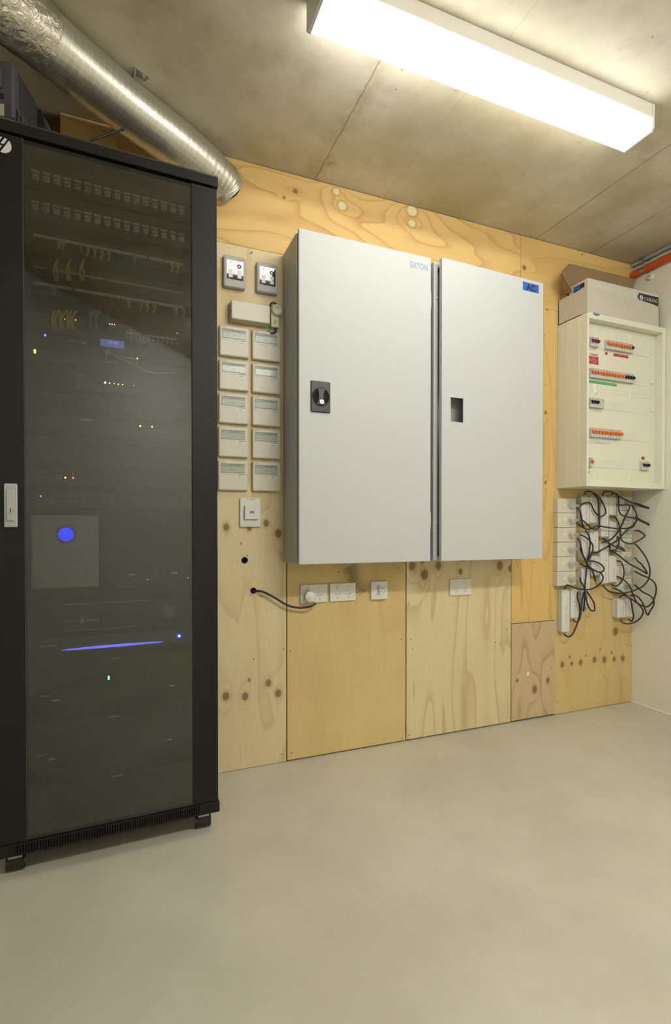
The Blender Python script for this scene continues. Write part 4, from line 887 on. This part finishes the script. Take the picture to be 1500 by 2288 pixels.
XL = onY(1318, 850, y_-.010).x-HX0; SH = XL-.013
breakers(RZ[0], XL, 3, 'dred'); xq = XH(1354, 770); xe = XH(1408, 775); breakers(RZ[0], xq, 9, 'orange', (xe-xq)/9); breakers(RZ[0], xe, 1, 'ink')
xq = XL; xe = XH(1393, 835); breakers(RZ[1], xq, 12, 'orange', (xe-xq)/12); x2 = XH(1416, 840); breakers(RZ[1], xe, 4, 'ink', (x2-xe)/4)
breakers(RZ[2], XL, 3, 'ink', .0172); xq = XH(1320, 965); xe = XH(1389, 970); breakers(RZ[3], xq, 11, 'orange', (xe-xq)/11); breakers(RZ[4], XL, 1, 'orange'); breakers(RZ[4]+.0, XH(1434, 1040), 3, 'ink', .0165)
s_ = MB(); s_.box(.066+SH, .108+SH, y_-.013, y_-.0035, RZ[2]-.022, RZ[2]+.026, 'lgrey', .001, 1); s_.box(.070+SH, .090+SH, y_-.0134, y_-.013, RZ[2]+.018, RZ[2]+.019, 'bandg'); s_.box(.098+SH, .104+SH, y_-.0134, y_-.013, RZ[2]+.012, RZ[2]+.020, 'green'); s_.build('surge_unit', hb)
s_ = MB(); L0 = y_-.0036
a = onY(1317, 789, L0); wz = a.z-HZ0
s_.box(XL, .078+SH, L0, y_-.003, wz-.050, wz-.012, 'red'); s_.box(XL, .078+SH, L0, y_-.003, wz-.012, wz+.002, 'letter'); s_.text('WARNING', .049+SH, L0-.0003, wz-.005, .0085, 'red', wid=.050); s_.text('DUAL SUPPLY', .046+SH, L0-.0003, wz-.019, .005, 'letter', wid=.036)
s_.text('ISOLATE BOTH SUPPLIES', .046+SH, L0-.0003, wz-.028, .004, 'letter', wid=.056); s_.text('BEFORE WORKING ON', .046+SH, L0-.0003, wz-.036, .004, 'letter', wid=.054); s_.text('THIS BOARD', .046+SH, L0-.0003, wz-.044, .004, 'letter', wid=.034); s_.build('warning_label', hb)
s_ = MB(); xg = XH(1382, 857); s_.box(XL, xg, L0, y_-.003, RZ[1]-.046, RZ[1]-.033, 'green')
for i in range(11): s_.text('RCD', XL+.008+i*(xg-XL)/11, L0-.0003, RZ[1]-.0395, .0035, 'letter')
xr0, xr1 = XH(1375, 790), XH(1408, 797); s_.box(xr0, xr1, L0, y_-.003, RZ[0]-.047, RZ[0]-.033, 'red')
for i in range(5): s_.text('HWS', xr0+.01+i*(xr1-xr0-.01)/5, L0-.0003, RZ[0]-.040, .0035, 'letter')
xr = XH(1359, 790); s_.box(xr-.008, xr+.008, L0, y_-.003, RZ[0]-.047, RZ[0]-.034, 'red'); s_.box(xr-.024, xr+.024, L0, y_-.003, RZ[0]-.0305, RZ[0]-.0298, 'ink')
s_.text('MAIN SWITCH', .038+SH, L0, RZ[0]-.032, .0035, 'red', wid=.04)
for rI, nn_, x0, dx in ((1, 15, .016+SH, .0165), (3, 11, .022+SH, .0165), (0, 8, .11+SH, .018)):
    for i in range(nn_): s_.text(('LTS', 'GPO', 'OVEN', 'AC')[i % 4], x0+dx*(i+.5), L0, RZ[rI]-.0285, .003, 'ink')
s_.box(XL, .160+SH, L0, y_-.003, RZ[3]-.052, RZ[3]-.0325, 'letter')
for i in range(11): s_.text(str(i+1), .024+SH+i*.0132, L0-.0003, RZ[3]-.040, .0035, 'ink')
s_.text('SECTION  OF  BOARD', .085+SH, L0-.0003, RZ[3]-.048, .0035, 'ink', wid=.055); s_.text('AIR CONDITIONING', .06+SH, L0, RZ[2]-.030, .0035, 'ink', wid=.08); s_.text('CONTROL ONLY', .075+SH, L0, RZ[2]-.038, .003, 'ink', wid=.05)
s_.box(XL, .020+SH, L0, y_-.003, RZ[4]-.037, RZ[4]-.026, 'green'); s_.box(XL, .021+SH, L0, y_-.003, RZ[4]-.052, RZ[4]-.041, 'red')
xr = XH(1441, 1024); s_.box(xr-.011, xr+.011, L0, y_-.003, RZ[4]+.033, RZ[4]+.048, 'red'); s_.text('OFF', xr, L0, RZ[4]-.032, .004, 'ink'); s_.build('circuit_labels', hb)
a = onY(1333.5, 702.5, -HD); MB().text('hager', a.x-HX0, -HD-.0004, a.z-HZ0+.001, .0125, 'bluet', wid=.043).build('lettering', hb)

# ------------------------------------------------------------------ cartons on the switchboard
zb = HZ1
tr = thing('cardboard_tray', 'off-white cardboard tray holding a white lidded carton, on top of the switchboard', 'cardboard box', (2.055, 0, zb)); W_ = 2.548-2.055
s_ = MB(); tk = .003
def wallp(pts, th, m_):   # vertical cardboard wall with a wavy top edge; pts=(x,y,ztop)
    for (xa, ya_, za), (xb2, yb2, zb2) in zip(pts[:-1], pts[1:]):
        d = Vector((xb2-xa, yb2-ya_, 0)); nrm = Vector((-d.y, d.x, 0)).normalized()*th
        s_.add([(xa, ya_, 0), (xb2, yb2, 0), (xb2, yb2, zb2), (xa, ya_, za), (xa+nrm.x, ya_+nrm.y, 0), (xb2+nrm.x, yb2+nrm.y, 0), (xb2+nrm.x, yb2+nrm.y, zb2), (xa+nrm.x, ya_+nrm.y, za)], [(0, 1, 2, 3), (5, 4, 7, 6), (3, 2, 6, 7), (0, 3, 7, 4), (1, 5, 6, 2), (0, 4, 5, 1)], m_)
s_.box(0, W_, -.183, -.004, 0, tk, 'wcard')
wallp([(0, -.006, .124), (0, -.06, .124), (0, -.12, .123), (0, -.150, .126)], tk, 'wcard'); wallp([(-.0005, -.150, .128), (-.001, -.186, .122)], tk, 'wcard')
wallp([(0, -.186, .124), (.10, -.187, .122), (.24, -.187, .1145), (.262, -.187, .112), (.272, -.187, .100), (.285, -.187, .104), (.292, -.187, .113), (.36, -.1865, .114), (.44, -.186, .108), (W_, -.186, .102)], tk, 'wcard')
wallp([(W_, -.186, .112), (W_, -.004, .124)], tk, 'wcard'); wallp([(W_, -.006, .118), (0, -.006, .124)], tk, 'wcard'); s_.build('tray', tr)
bx = thing('carton', 'white carton with a black printed label at its right end, inside the cardboard tray', 'cardboard box', (2.062, -.181, zb+tk)); a = onY(1475, 658, -.18); bw, bh, bdp = .487, .163, .115
s_ = MB(); s_.box(0, bw, 0, bdp, 0, bh, 'wcard2', .002, 1); bo = s_.build('body', bx)
s_ = MB(); lx0 = onY(1428, 650, -.181).x-2.062; s_.box(lx0, bw-.002, -.0006, 0, bh-.060, bh-.014, 'ink'); s_.text('CABLING', (lx0+.03+bw)/2, -.001, bh-.037, .017, 'letter', wid=(bw-lx0)*.66)
s_.disc(lx0+.018, -.0009, bh-.035, .0125, 'letter', 20); s_.add([(lx0+.012, -.0012, bh-.05), (lx0+.015, -.0012, bh-.05), (lx0+.022, -.0012, bh-.02), (lx0+.019, -.0012, bh-.02)], [(0, 1, 2, 3)], 'ink'); s_.text('4', lx0+.019, -.0014, bh-.036, .010, 'ink')
s_.box(lx0-.010, lx0, -.0006, 0, bh-.042, bh-.026, 'bluet'); s_.build('front_label', bx)
s_ = MB(); s_.box(-.0006, 0, .02, .085, bh-.070, bh-.012, 'ink'); s_.box(-.0009, -.0004, .045, .085, bh-.034, bh-.012, 'bluet'); s_.build('side_label', bx)
cn = thing('carton', 'open brown cardboard carton with raised flaps, behind the white carton', 'cardboard box', (2.10, -.055, zb+tk+.0)); s_ = MB()
s_.box(-.03, .40, 0, .045, 0, .17, 'carton'); s_.build('body', cn); s_ = MB()
p1, p2, p3, p4 = [onY(x, y, Y) for x, y, Y in ((1274, 589, -.012), (1422, 624, -.012), (1417, 640, -.012), (1256, 612, -.10))]
o0 = Vector((2.10, -.055, zb+tk)); L = lambda v: tuple(v-o0)
s_.add([L(p1), L(p2), L(p3), L(Vector((2.53, -.012, zb+.15))), L(Vector((2.10, -.012, zb+.15)))], [(0, 1, 2, 3, 4)], 'carton'); s_.add([L(p1+Vector((0, .003, 0))), L(p2+Vector((0, .003, 0))), L(Vector((2.53, -.009, zb+.15))), L(Vector((2.10, -.009, zb+.15)))], [(3, 2, 1, 0)], 'carton'); s_.build('back_flap', cn); s_ = MB()
s_.add([L(p1), L(p4), L(Vector((2.045, -.10, zb+.128))), L(Vector((2.075, -.02, zb+.15)))], [(0, 1, 2, 3)], 'carton'); s_.add([L(p1+Vector((-.003, 0, 0))), L(p4+Vector((-.003, 0, 0))), L(Vector((2.042, -.10, zb+.128))), L(Vector((2.072, -.02, zb+.15)))], [(3, 2, 1, 0)], 'carton'); s_.build('side_flap', cn)

# ------------------------------------------------------------------ pipes on the right wall
def pipe(name, x, z, r, m_, label, y1=-.002, y0=-2.6, gap=None):
    t_ = thing(name, label, 'pipe', (x, 0, z)); s_ = MB(); s_.cyl((0, y1, 0), (0, y0, 0), r, m_, 20); s_.build('pipe', t_)
    return t_
op = thing('orange_conduit', 'orange conduit along the top of the right-hand wall, below two grey ones', 'pipe', (2.578, 0, 2.334)); s_ = MB()
s_.cyl((0, -.003, 0), (0, -.060, 0), .017, 'orangep', 24); s_.cyl((0, -.060, 0), (0, -.085, 0), .0105, 'grey', 20); s_.cyl((0, -.085, 0), (0, -2.6, 0), .017, 'orangep', 24); s_.build('pipe', op)
g1 = pipe('grey_conduit', 2.580, 2.3895, .0092, 'grey', 'thin grey conduit touching the ceiling, uppermost on the right-hand wall')
g2 = pipe('grey_conduit', 2.588, 2.3665, .0090, 'lgrey', 'thin grey conduit between the orange conduit and the uppermost grey one')
cl = thing('pipe_clamp', 'steel clamp holding the conduits in the ceiling corner', 'clamp', (2.570, -.085, 2.36)); s_ = MB()
s_.box(-.032, .028, -.006, .006, .0375, .0395, 'steel'); s_.box(-.010, -.008, -.006, .006, -.006, .0385, 'steel'); s_.box(.0275, .0295, -.006, .006, -.04, .0385, 'steel'); s_.build('strap', cl); MB().cyl((-.022, 0, .0375), (-.022, 0, .030), .005, 'chrome', 6).build('bolt', cl)
p = onY(1441, 615, -.10); kb = thing('wall_fitting', 'small round white fitting on the right-hand wall just below the orange conduit', 'wall fitting', (XR, p.y, 2.292)); MB().lathe((0, 0, 0), (-1, 0, 0), [(0, .018), (.010, .017), (.013, .013), (.013, 0)], 'white', 24).cyl((-.013, 0, 0), (-.0135, 0, 0), .003, 'ink', 8).build('cap', kb)

# ------------------------------------------------------------------ surface sockets, drivers and cords
Z4 = lambda x, y: (1230+x/5.556, 1080+y/5.556); Z5 = lambda x, y: (1230+x/5.556, 1240+y/5.556)
ordn = ['topmost', 'second from the top', 'third from the top', 'fourth from the top', 'fifth from the top', 'sixth from the top', 'lowest']
def blocks(pxl, pxr, ytop, ybot, n, side, pc):
    res = []
    a = onY(pxl, ytop, -.034); b_ = onY(pxr, ytop, -.034); c_ = onY(pxl, ybot, -.034); hh = (a.z-c_.z)/n
    for i in range(n):
        word = 'lowest' if i == n-1 else ordn[i]
        t_ = thing('surface_socket', 'white surface-mounted socket block, %s of the %s column under the switchboard' % (word, side), 'power socket', (a.x, 0, a.z-hh*(i+1)), 0, 'socket blocks in the %s column' % side)
        s_ = MB(); s_.box(0, b_.x-a.x, -.034, 0, .0007, hh-.0007, 'cream', .003, 2); s_.text(str(i+1+(6 if side == 'right' else 0)), .022, -.0343, hh-.014, .005, 'ink'); s_.build('block', t_)
        MB().box(.034, .048, -.038, -.033, hh*.40, hh*.62, 'white', .0015, 1).build('switch', t_); res.append((a.x, a.z-hh*(i+.5), hh))
    return res
LB = blocks(1247.3, 1288, 1113, 1310, 6, 'left', 0); RBk = blocks(1380, 1413.5, 1109, 1325, 7, 'right', 0)
def driver(p0, p1, txt, label, side=8, wpx=None):
    """p0 = top-left of front face, p1 = bottom-right"""
    Yf = -.034 if p0[0] < 1380 else -.040
    a = onY(*p0, Yf); b_ = onY(p1[0], p0[1], Yf); c_ = onY(p0[0], p1[1], Yf); W_ = b_.x-a.x; L_ = a.z-c_.z
    t_ = thing('lighting_driver', label, 'lighting driver', (a.x, 0, c_.z), 0, 'white lighting drivers around the socket blocks')
    s_ = MB(); s_.box(0, W_, Yf, -.001, .006, L_-.006, 'white', .002, 1)
    for yy in (Yf+.008, Yf+.016, Yf+.024): s_.box(-.0006, 0, yy, yy+.0015, .008, L_-.008, 'grey')
    s_.box(.006, W_-.004, Yf*.75, -.003, 0, L_, 'cream', .001, 1); s_.build('casing', t_)
    s_ = MB(); s_.text(txt, W_*.30, Yf-.0004, L_-.016, .007, 'ink'); rnd = random.Random(sum(map(ord, txt)))
    zz = L_-.032
    while zz > .014:
        if zz < L_*.62: s_.text(rnd.choice(['LED', 'CE', 'IP20', '12V', '-', 'o', 'v', '+', 'x']), W_*.62, Yf-.0004, zz, .0048, 'ink')
        zz -= .011
    s_.text('CONSTANT VOLTAGE DRIVER', W_*.70, Yf-.0004, L_*.70, .0028, 'grey', wid=L_*.34, rot=math.pi/2); s_.text('INPUT 240V', W_*.42, Yf-.0004, L_*.45, .0028, 'grey', wid=L_*.25, rot=math.pi/2); s_.build('print', t_)
    return t_
driver((1301, 1108), (1318, 1173), '7', 'white lighting driver nearest the top left block, in the top row')
driver((1319.3, 1108), (1336, 1171), '8', 'white lighting driver, second in the top row')
driver((1344.5, 1108.5), (1361.3, 1202), '9', 'long white lighting driver, third in the top row')
driver((1362.2, 1109), (1378.5, 1153), '10', 'short white lighting driver at the right end of the top row')
driver((1363, 1164), (1379, 1233), '11', 'white lighting driver directly below the short one in the top row')
driver((1301, 1188), (1318, 1253), '12', 'white lighting driver below the first of the top row')
driver((1320, 1185), (1338, 1235), '13', 'white lighting driver below the second of the top row')
driver((1323, 1242), (1341, 1288), '100', 'short white lighting driver in the third row, beside the long central one')
driver((1342.5, 1214), (1361, 1306.6), '10', 'long white lighting driver in the centre of the cluster, running into the third row')
driver((1362.2, 1241), (1379, 1304), '16', 'white lighting driver at the right of the third row')
driver((1301, 1268), (1319, 1360), '17', 'white lighting driver hanging low, half hidden by cords')
driver((1257, 1318), (1274, 1415.5), '14', 'longest white lighting driver, lowest at the left of the cluster')
driver((1276.5, 1318), (1294, 1384), '15', 'white lighting driver just right of the longest low one')
driver((1382, 1337), (1399, 1383), '20', 'short white lighting driver, left of the low pair under the right socket column')
driver((1400.2, 1337), (1415, 1381), '21', 'short white lighting driver, right of the low pair against the corner')

def cable_pts(seq, conv, lift):
    out = []; n = len(seq)
    for i, (x, y) in enumerate(seq):
        px, py = conv(x, y) if conv else (x, y); ends = math.sin(math.pi*min(1, max(0, i/(n-1))))
        Y = -(.042+lift*ends+max(0, px-1388)*.0013)
        q = onY(px, py, Y)
        if q.x > XR-.008: q = onY(px, py, Y-.02)
        if q.x > XR-.008: q.x = XR-.008
        out.append(q)
    return out
z5in4 = lambda L: [(x, y+160*5.556) for x, y in L]   # zoom-5 coordinates written in zoom-4 ones
CORDS = [
 ('L', 0, [(345, 265), (400, 255), (470, 240), (505, 255), (545, 340), (590, 395), (640, 410), (685, 370), (680, 310), (640, 220), (590, 160), (530, 110), (450, 100), (415, 140)], 'black cord from the topmost left plug, looping right and back over the first driver'),
 ('L', 1, [(350, 450), (390, 455), (430, 480), (470, 520), (510, 555), (560, 572), (600, 550), (608, 500), (605, 400), (600, 260), (590, 200), (560, 150), (520, 130)], 'black cord from the second left plug, rising over the second driver of the top row'),
 ('L', 2, [(355, 655), (430, 665), (490, 710), (530, 780), (520, 860), (490, 920), (465, 950)], 'black cord from the third left plug, curving down beside the drivers'),
 ('L', 3, [(350, 840), (400, 880), (440, 950)]+z5in4([(440, 90), (490, 150), (550, 190), (620, 215), (665, 190), (660, 150), (620, 110), (550, 80), (480, 75), (450, 95)]), 'black cord from the fourth left plug, ending in a small flat loop'),
 ('L', 4, z5in4([(355, 132), (450, 150), (540, 190), (620, 220), (655, 270), (640, 330), (580, 390), (500, 425), (430, 432), (330, 415), (250, 385), (205, 375), (180, 425)]), 'black cord from the fifth left plug, sweeping round to the longest low driver'),
 ('L', 5, z5in4([(345, 305), (380, 330), (420, 400), (440, 500), (460, 600), (500, 680), (550, 690), (545, 600), (500, 520), (455, 450)]), 'black cord from the lowest left plug, hanging in a narrow teardrop loop'),
 ('R', 0, [(1060, 255), (1130, 270), (1205, 296), (1222, 310), (1150, 295), (1050, 255), (950, 210), (850, 160), (780, 115), (710, 102), (665, 115), (650, 150)], 'black cord from the topmost right plug, folded back to a top-row driver'),
 ('R', 1, [(1050, 440), (1130, 460), (1210, 495), (1225, 518), (1150, 480), (1060, 440), (980, 420), (900, 400), (860, 360), (848, 290), (850, 200), (830, 140), (790, 120), (760, 140)], 'black cord from the second right plug, folded back over the short driver'),
 ('R', 2, [(1060, 580), (1100, 590), (1150, 620), (1175, 655), (1130, 690), (1060, 730), (990, 750), (920, 730), (880, 690), (870, 620), (860, 540), (840, 470), (800, 420), (750, 415)], 'black cord from the third right plug, bent back under the short top driver'),
 ('R', 3, [(1050, 765), (1110, 810), (1170, 890), (1220, 990)]+z5in4([(1240, 200), (1220, 300), (1160, 380), (1080, 425), (980, 460), (850, 475), (740, 455), (680, 410), (655, 370)]), 'black cord from the fourth right plug, in the wide curve under the central driver'),
 ('R', 4, [(1055, 948), (1090, 970)]+z5in4([(1130, 110), (1180, 180), (1203, 232), (1150, 200), (1080, 160), (1000, 120), (930, 71)])+[(860, 900), (800, 860), (740, 830)], 'black cord from the fifth right plug, folded back towards the central drivers'),
 ('R', 5, z5in4([(1055, 230), (1150, 255), (1230, 290), (1290, 340), (1315, 400), (1310, 480), (1280, 570), (1240, 620), (1190, 645), (1120, 620), (1040, 570), (950, 510), (860, 440), (775, 410)]), 'black cord from the sixth right plug, the widest loop out over the right-hand wall'),
 ('R', 6, z5in4([(1065, 412), (1150, 460), (1230, 500), (1280, 550), (1285, 620), (1240, 700), (1215, 745), (1190, 710), (1160, 620), (1110, 540), (1050, 500), (990, 505)]), 'black cord from the lowest right plug, dropping to a sharp point at the right'),
 (None, 0, [(335, 300), (370, 350), (390, 430), (400, 510), (425, 550)], 'short black lead running down the left side of the first driver'),
 (None, 0, [(330, 490), (380, 530), (450, 570), (520, 560), (560, 535), (620, 530), (700, 545), (800, 558), (900, 560), (1000, 550), (1045, 520), (1040, 490)], 'long black lead running level across the cluster to the right sockets'),
 (None, 0, [(830, 265), (900, 270), (985, 270), (975, 330), (930, 420), (880, 540), (820, 630), (760, 690), (700, 712), (650, 680)], 'black lead slanting down left from the topmost right plug to under the third driver'),
 (None, 0, [(1010, 265), (1050, 330), (1080, 420), (1060, 490), (1000, 540), (920, 610), (850, 690), (750, 760), (650, 820), (570, 860), (535, 850)], 'long black lead slanting across the middle of the cluster from upper right to lower left'),
 (None, 0, [(835, 660), (855, 720), (840, 790), (800, 830), (750, 825)], 'short black lead curling right of the central driver'),
 (None, 0, [(435, 585), (475, 640), (495, 720), (490, 800), (480, 880), (460, 950)], 'black lead hanging down over the driver below the first one'),
 (None, 0, [(340, 680), (370, 730), (385, 800), (410, 900), (440, 960)], 'black lead close against the left socket column, below its third plug'),
 (None, 0, z5in4([(455, 90), (450, 200), (435, 330), (430, 450), (425, 600), (415, 700)]), 'black lead hanging straight down over the half-hidden low driver'),
 (None, 0, z5in4([(345, 460), (340, 530), (365, 640), (370, 720), (350, 800), (330, 870), (290, 960), (240, 1015), (190, 1000), (175, 975)]), 'black lead hooking under the bottom of the longest low driver'),
 (None, 0, z5in4([(420, 460), (395, 560), (385, 680), (370, 780), (340, 830), (300, 820), (290, 800)]), 'black lead hooking under the driver next to the longest low one'),
 (None, 0, z5in4([(490, 150), (530, 210), (560, 325)]), 'short black lead end pointing down beside the small flat loop'),
 (None, 0, z5in4([(830, 70), (880, 90), (910, 160), (915, 250), (890, 320), (850, 370), (800, 388), (765, 365)]), 'black lead looping round the right side of the third-row driver to its bottom'),
 (None, 0, z5in4([(830, 265), (900, 300), (960, 350), (1000, 420), (1030, 500), (1070, 580), (1130, 650), (1155, 700), (1130, 770), (1060, 830), (970, 855), (900, 840), (870, 800)]), 'black lead crossing down to the bottom of the low pair of drivers'),
 (None, 0, z5in4([(865, 530), (890, 505), (940, 510), (990, 545), (1010, 600), (1020, 680), (1035, 760), (1010, 820), (970, 790)]), 'black lead arching over and under the low pair of drivers'),
 (None, 0, [(640, 740), (690, 720), (735, 740), (740, 800), (750, 840)], 'short black lead arching over the top of the central driver'),
 (None, 0, [(735, 750), (800, 782), (870, 815), (922, 836), (900, 808), (830, 770)], 'short folded black lead end right of the central driver'),
]
for ci_, (side, idx, seq, label) in enumerate(CORDS):
    pts = cable_pts(seq, Z4, .010+.016*((ci_*7) % 5)/5)
    o0 = pts[0].copy()
    t_ = thing('power_cable' if side else 'output_cable', label, 'cable', o0, 0, 'cords tangled under the switchboard')
    if side:
        bx_, bz_, hh = (LB if side == 'L' else RBk)[idx]; cxp = onY(1277.5 if side == 'L' else 1402, 1200, -.04).x
        c_ = Vector((cxp, -.035, bz_))
        pts = [Vector((cxp+.036, -.052, bz_+.001)), Vector((cxp+.046, -.054, bz_+.001))]+pts[1:]; 
    s_ = MB(); s_.tube([q-o0 for q in pts], .0039, 'cable', 8, 5); s_.build('cord', t_)
    if side:
        s_ = MB(); s_.lathe(c_-o0, (0, -1, 0), [(0, .0175), (.004, .0185), (.022, .017), (.025, .013), (.025, 0)], 'clear', 24); s_.box(c_.x-.005-o0.x, c_.x+.005-o0.x, -.050-o0.y, -.037-o0.y, c_.z-.007-o0.z, c_.z+.007-o0.z, 'steel')
        s_.cyl(c_+Vector((.012, -.016, 0))-o0, c_+Vector((.036, -.017, .001))-o0, .008, 'greyboot', 12, r2=.0055); s_.build('plug', t_)
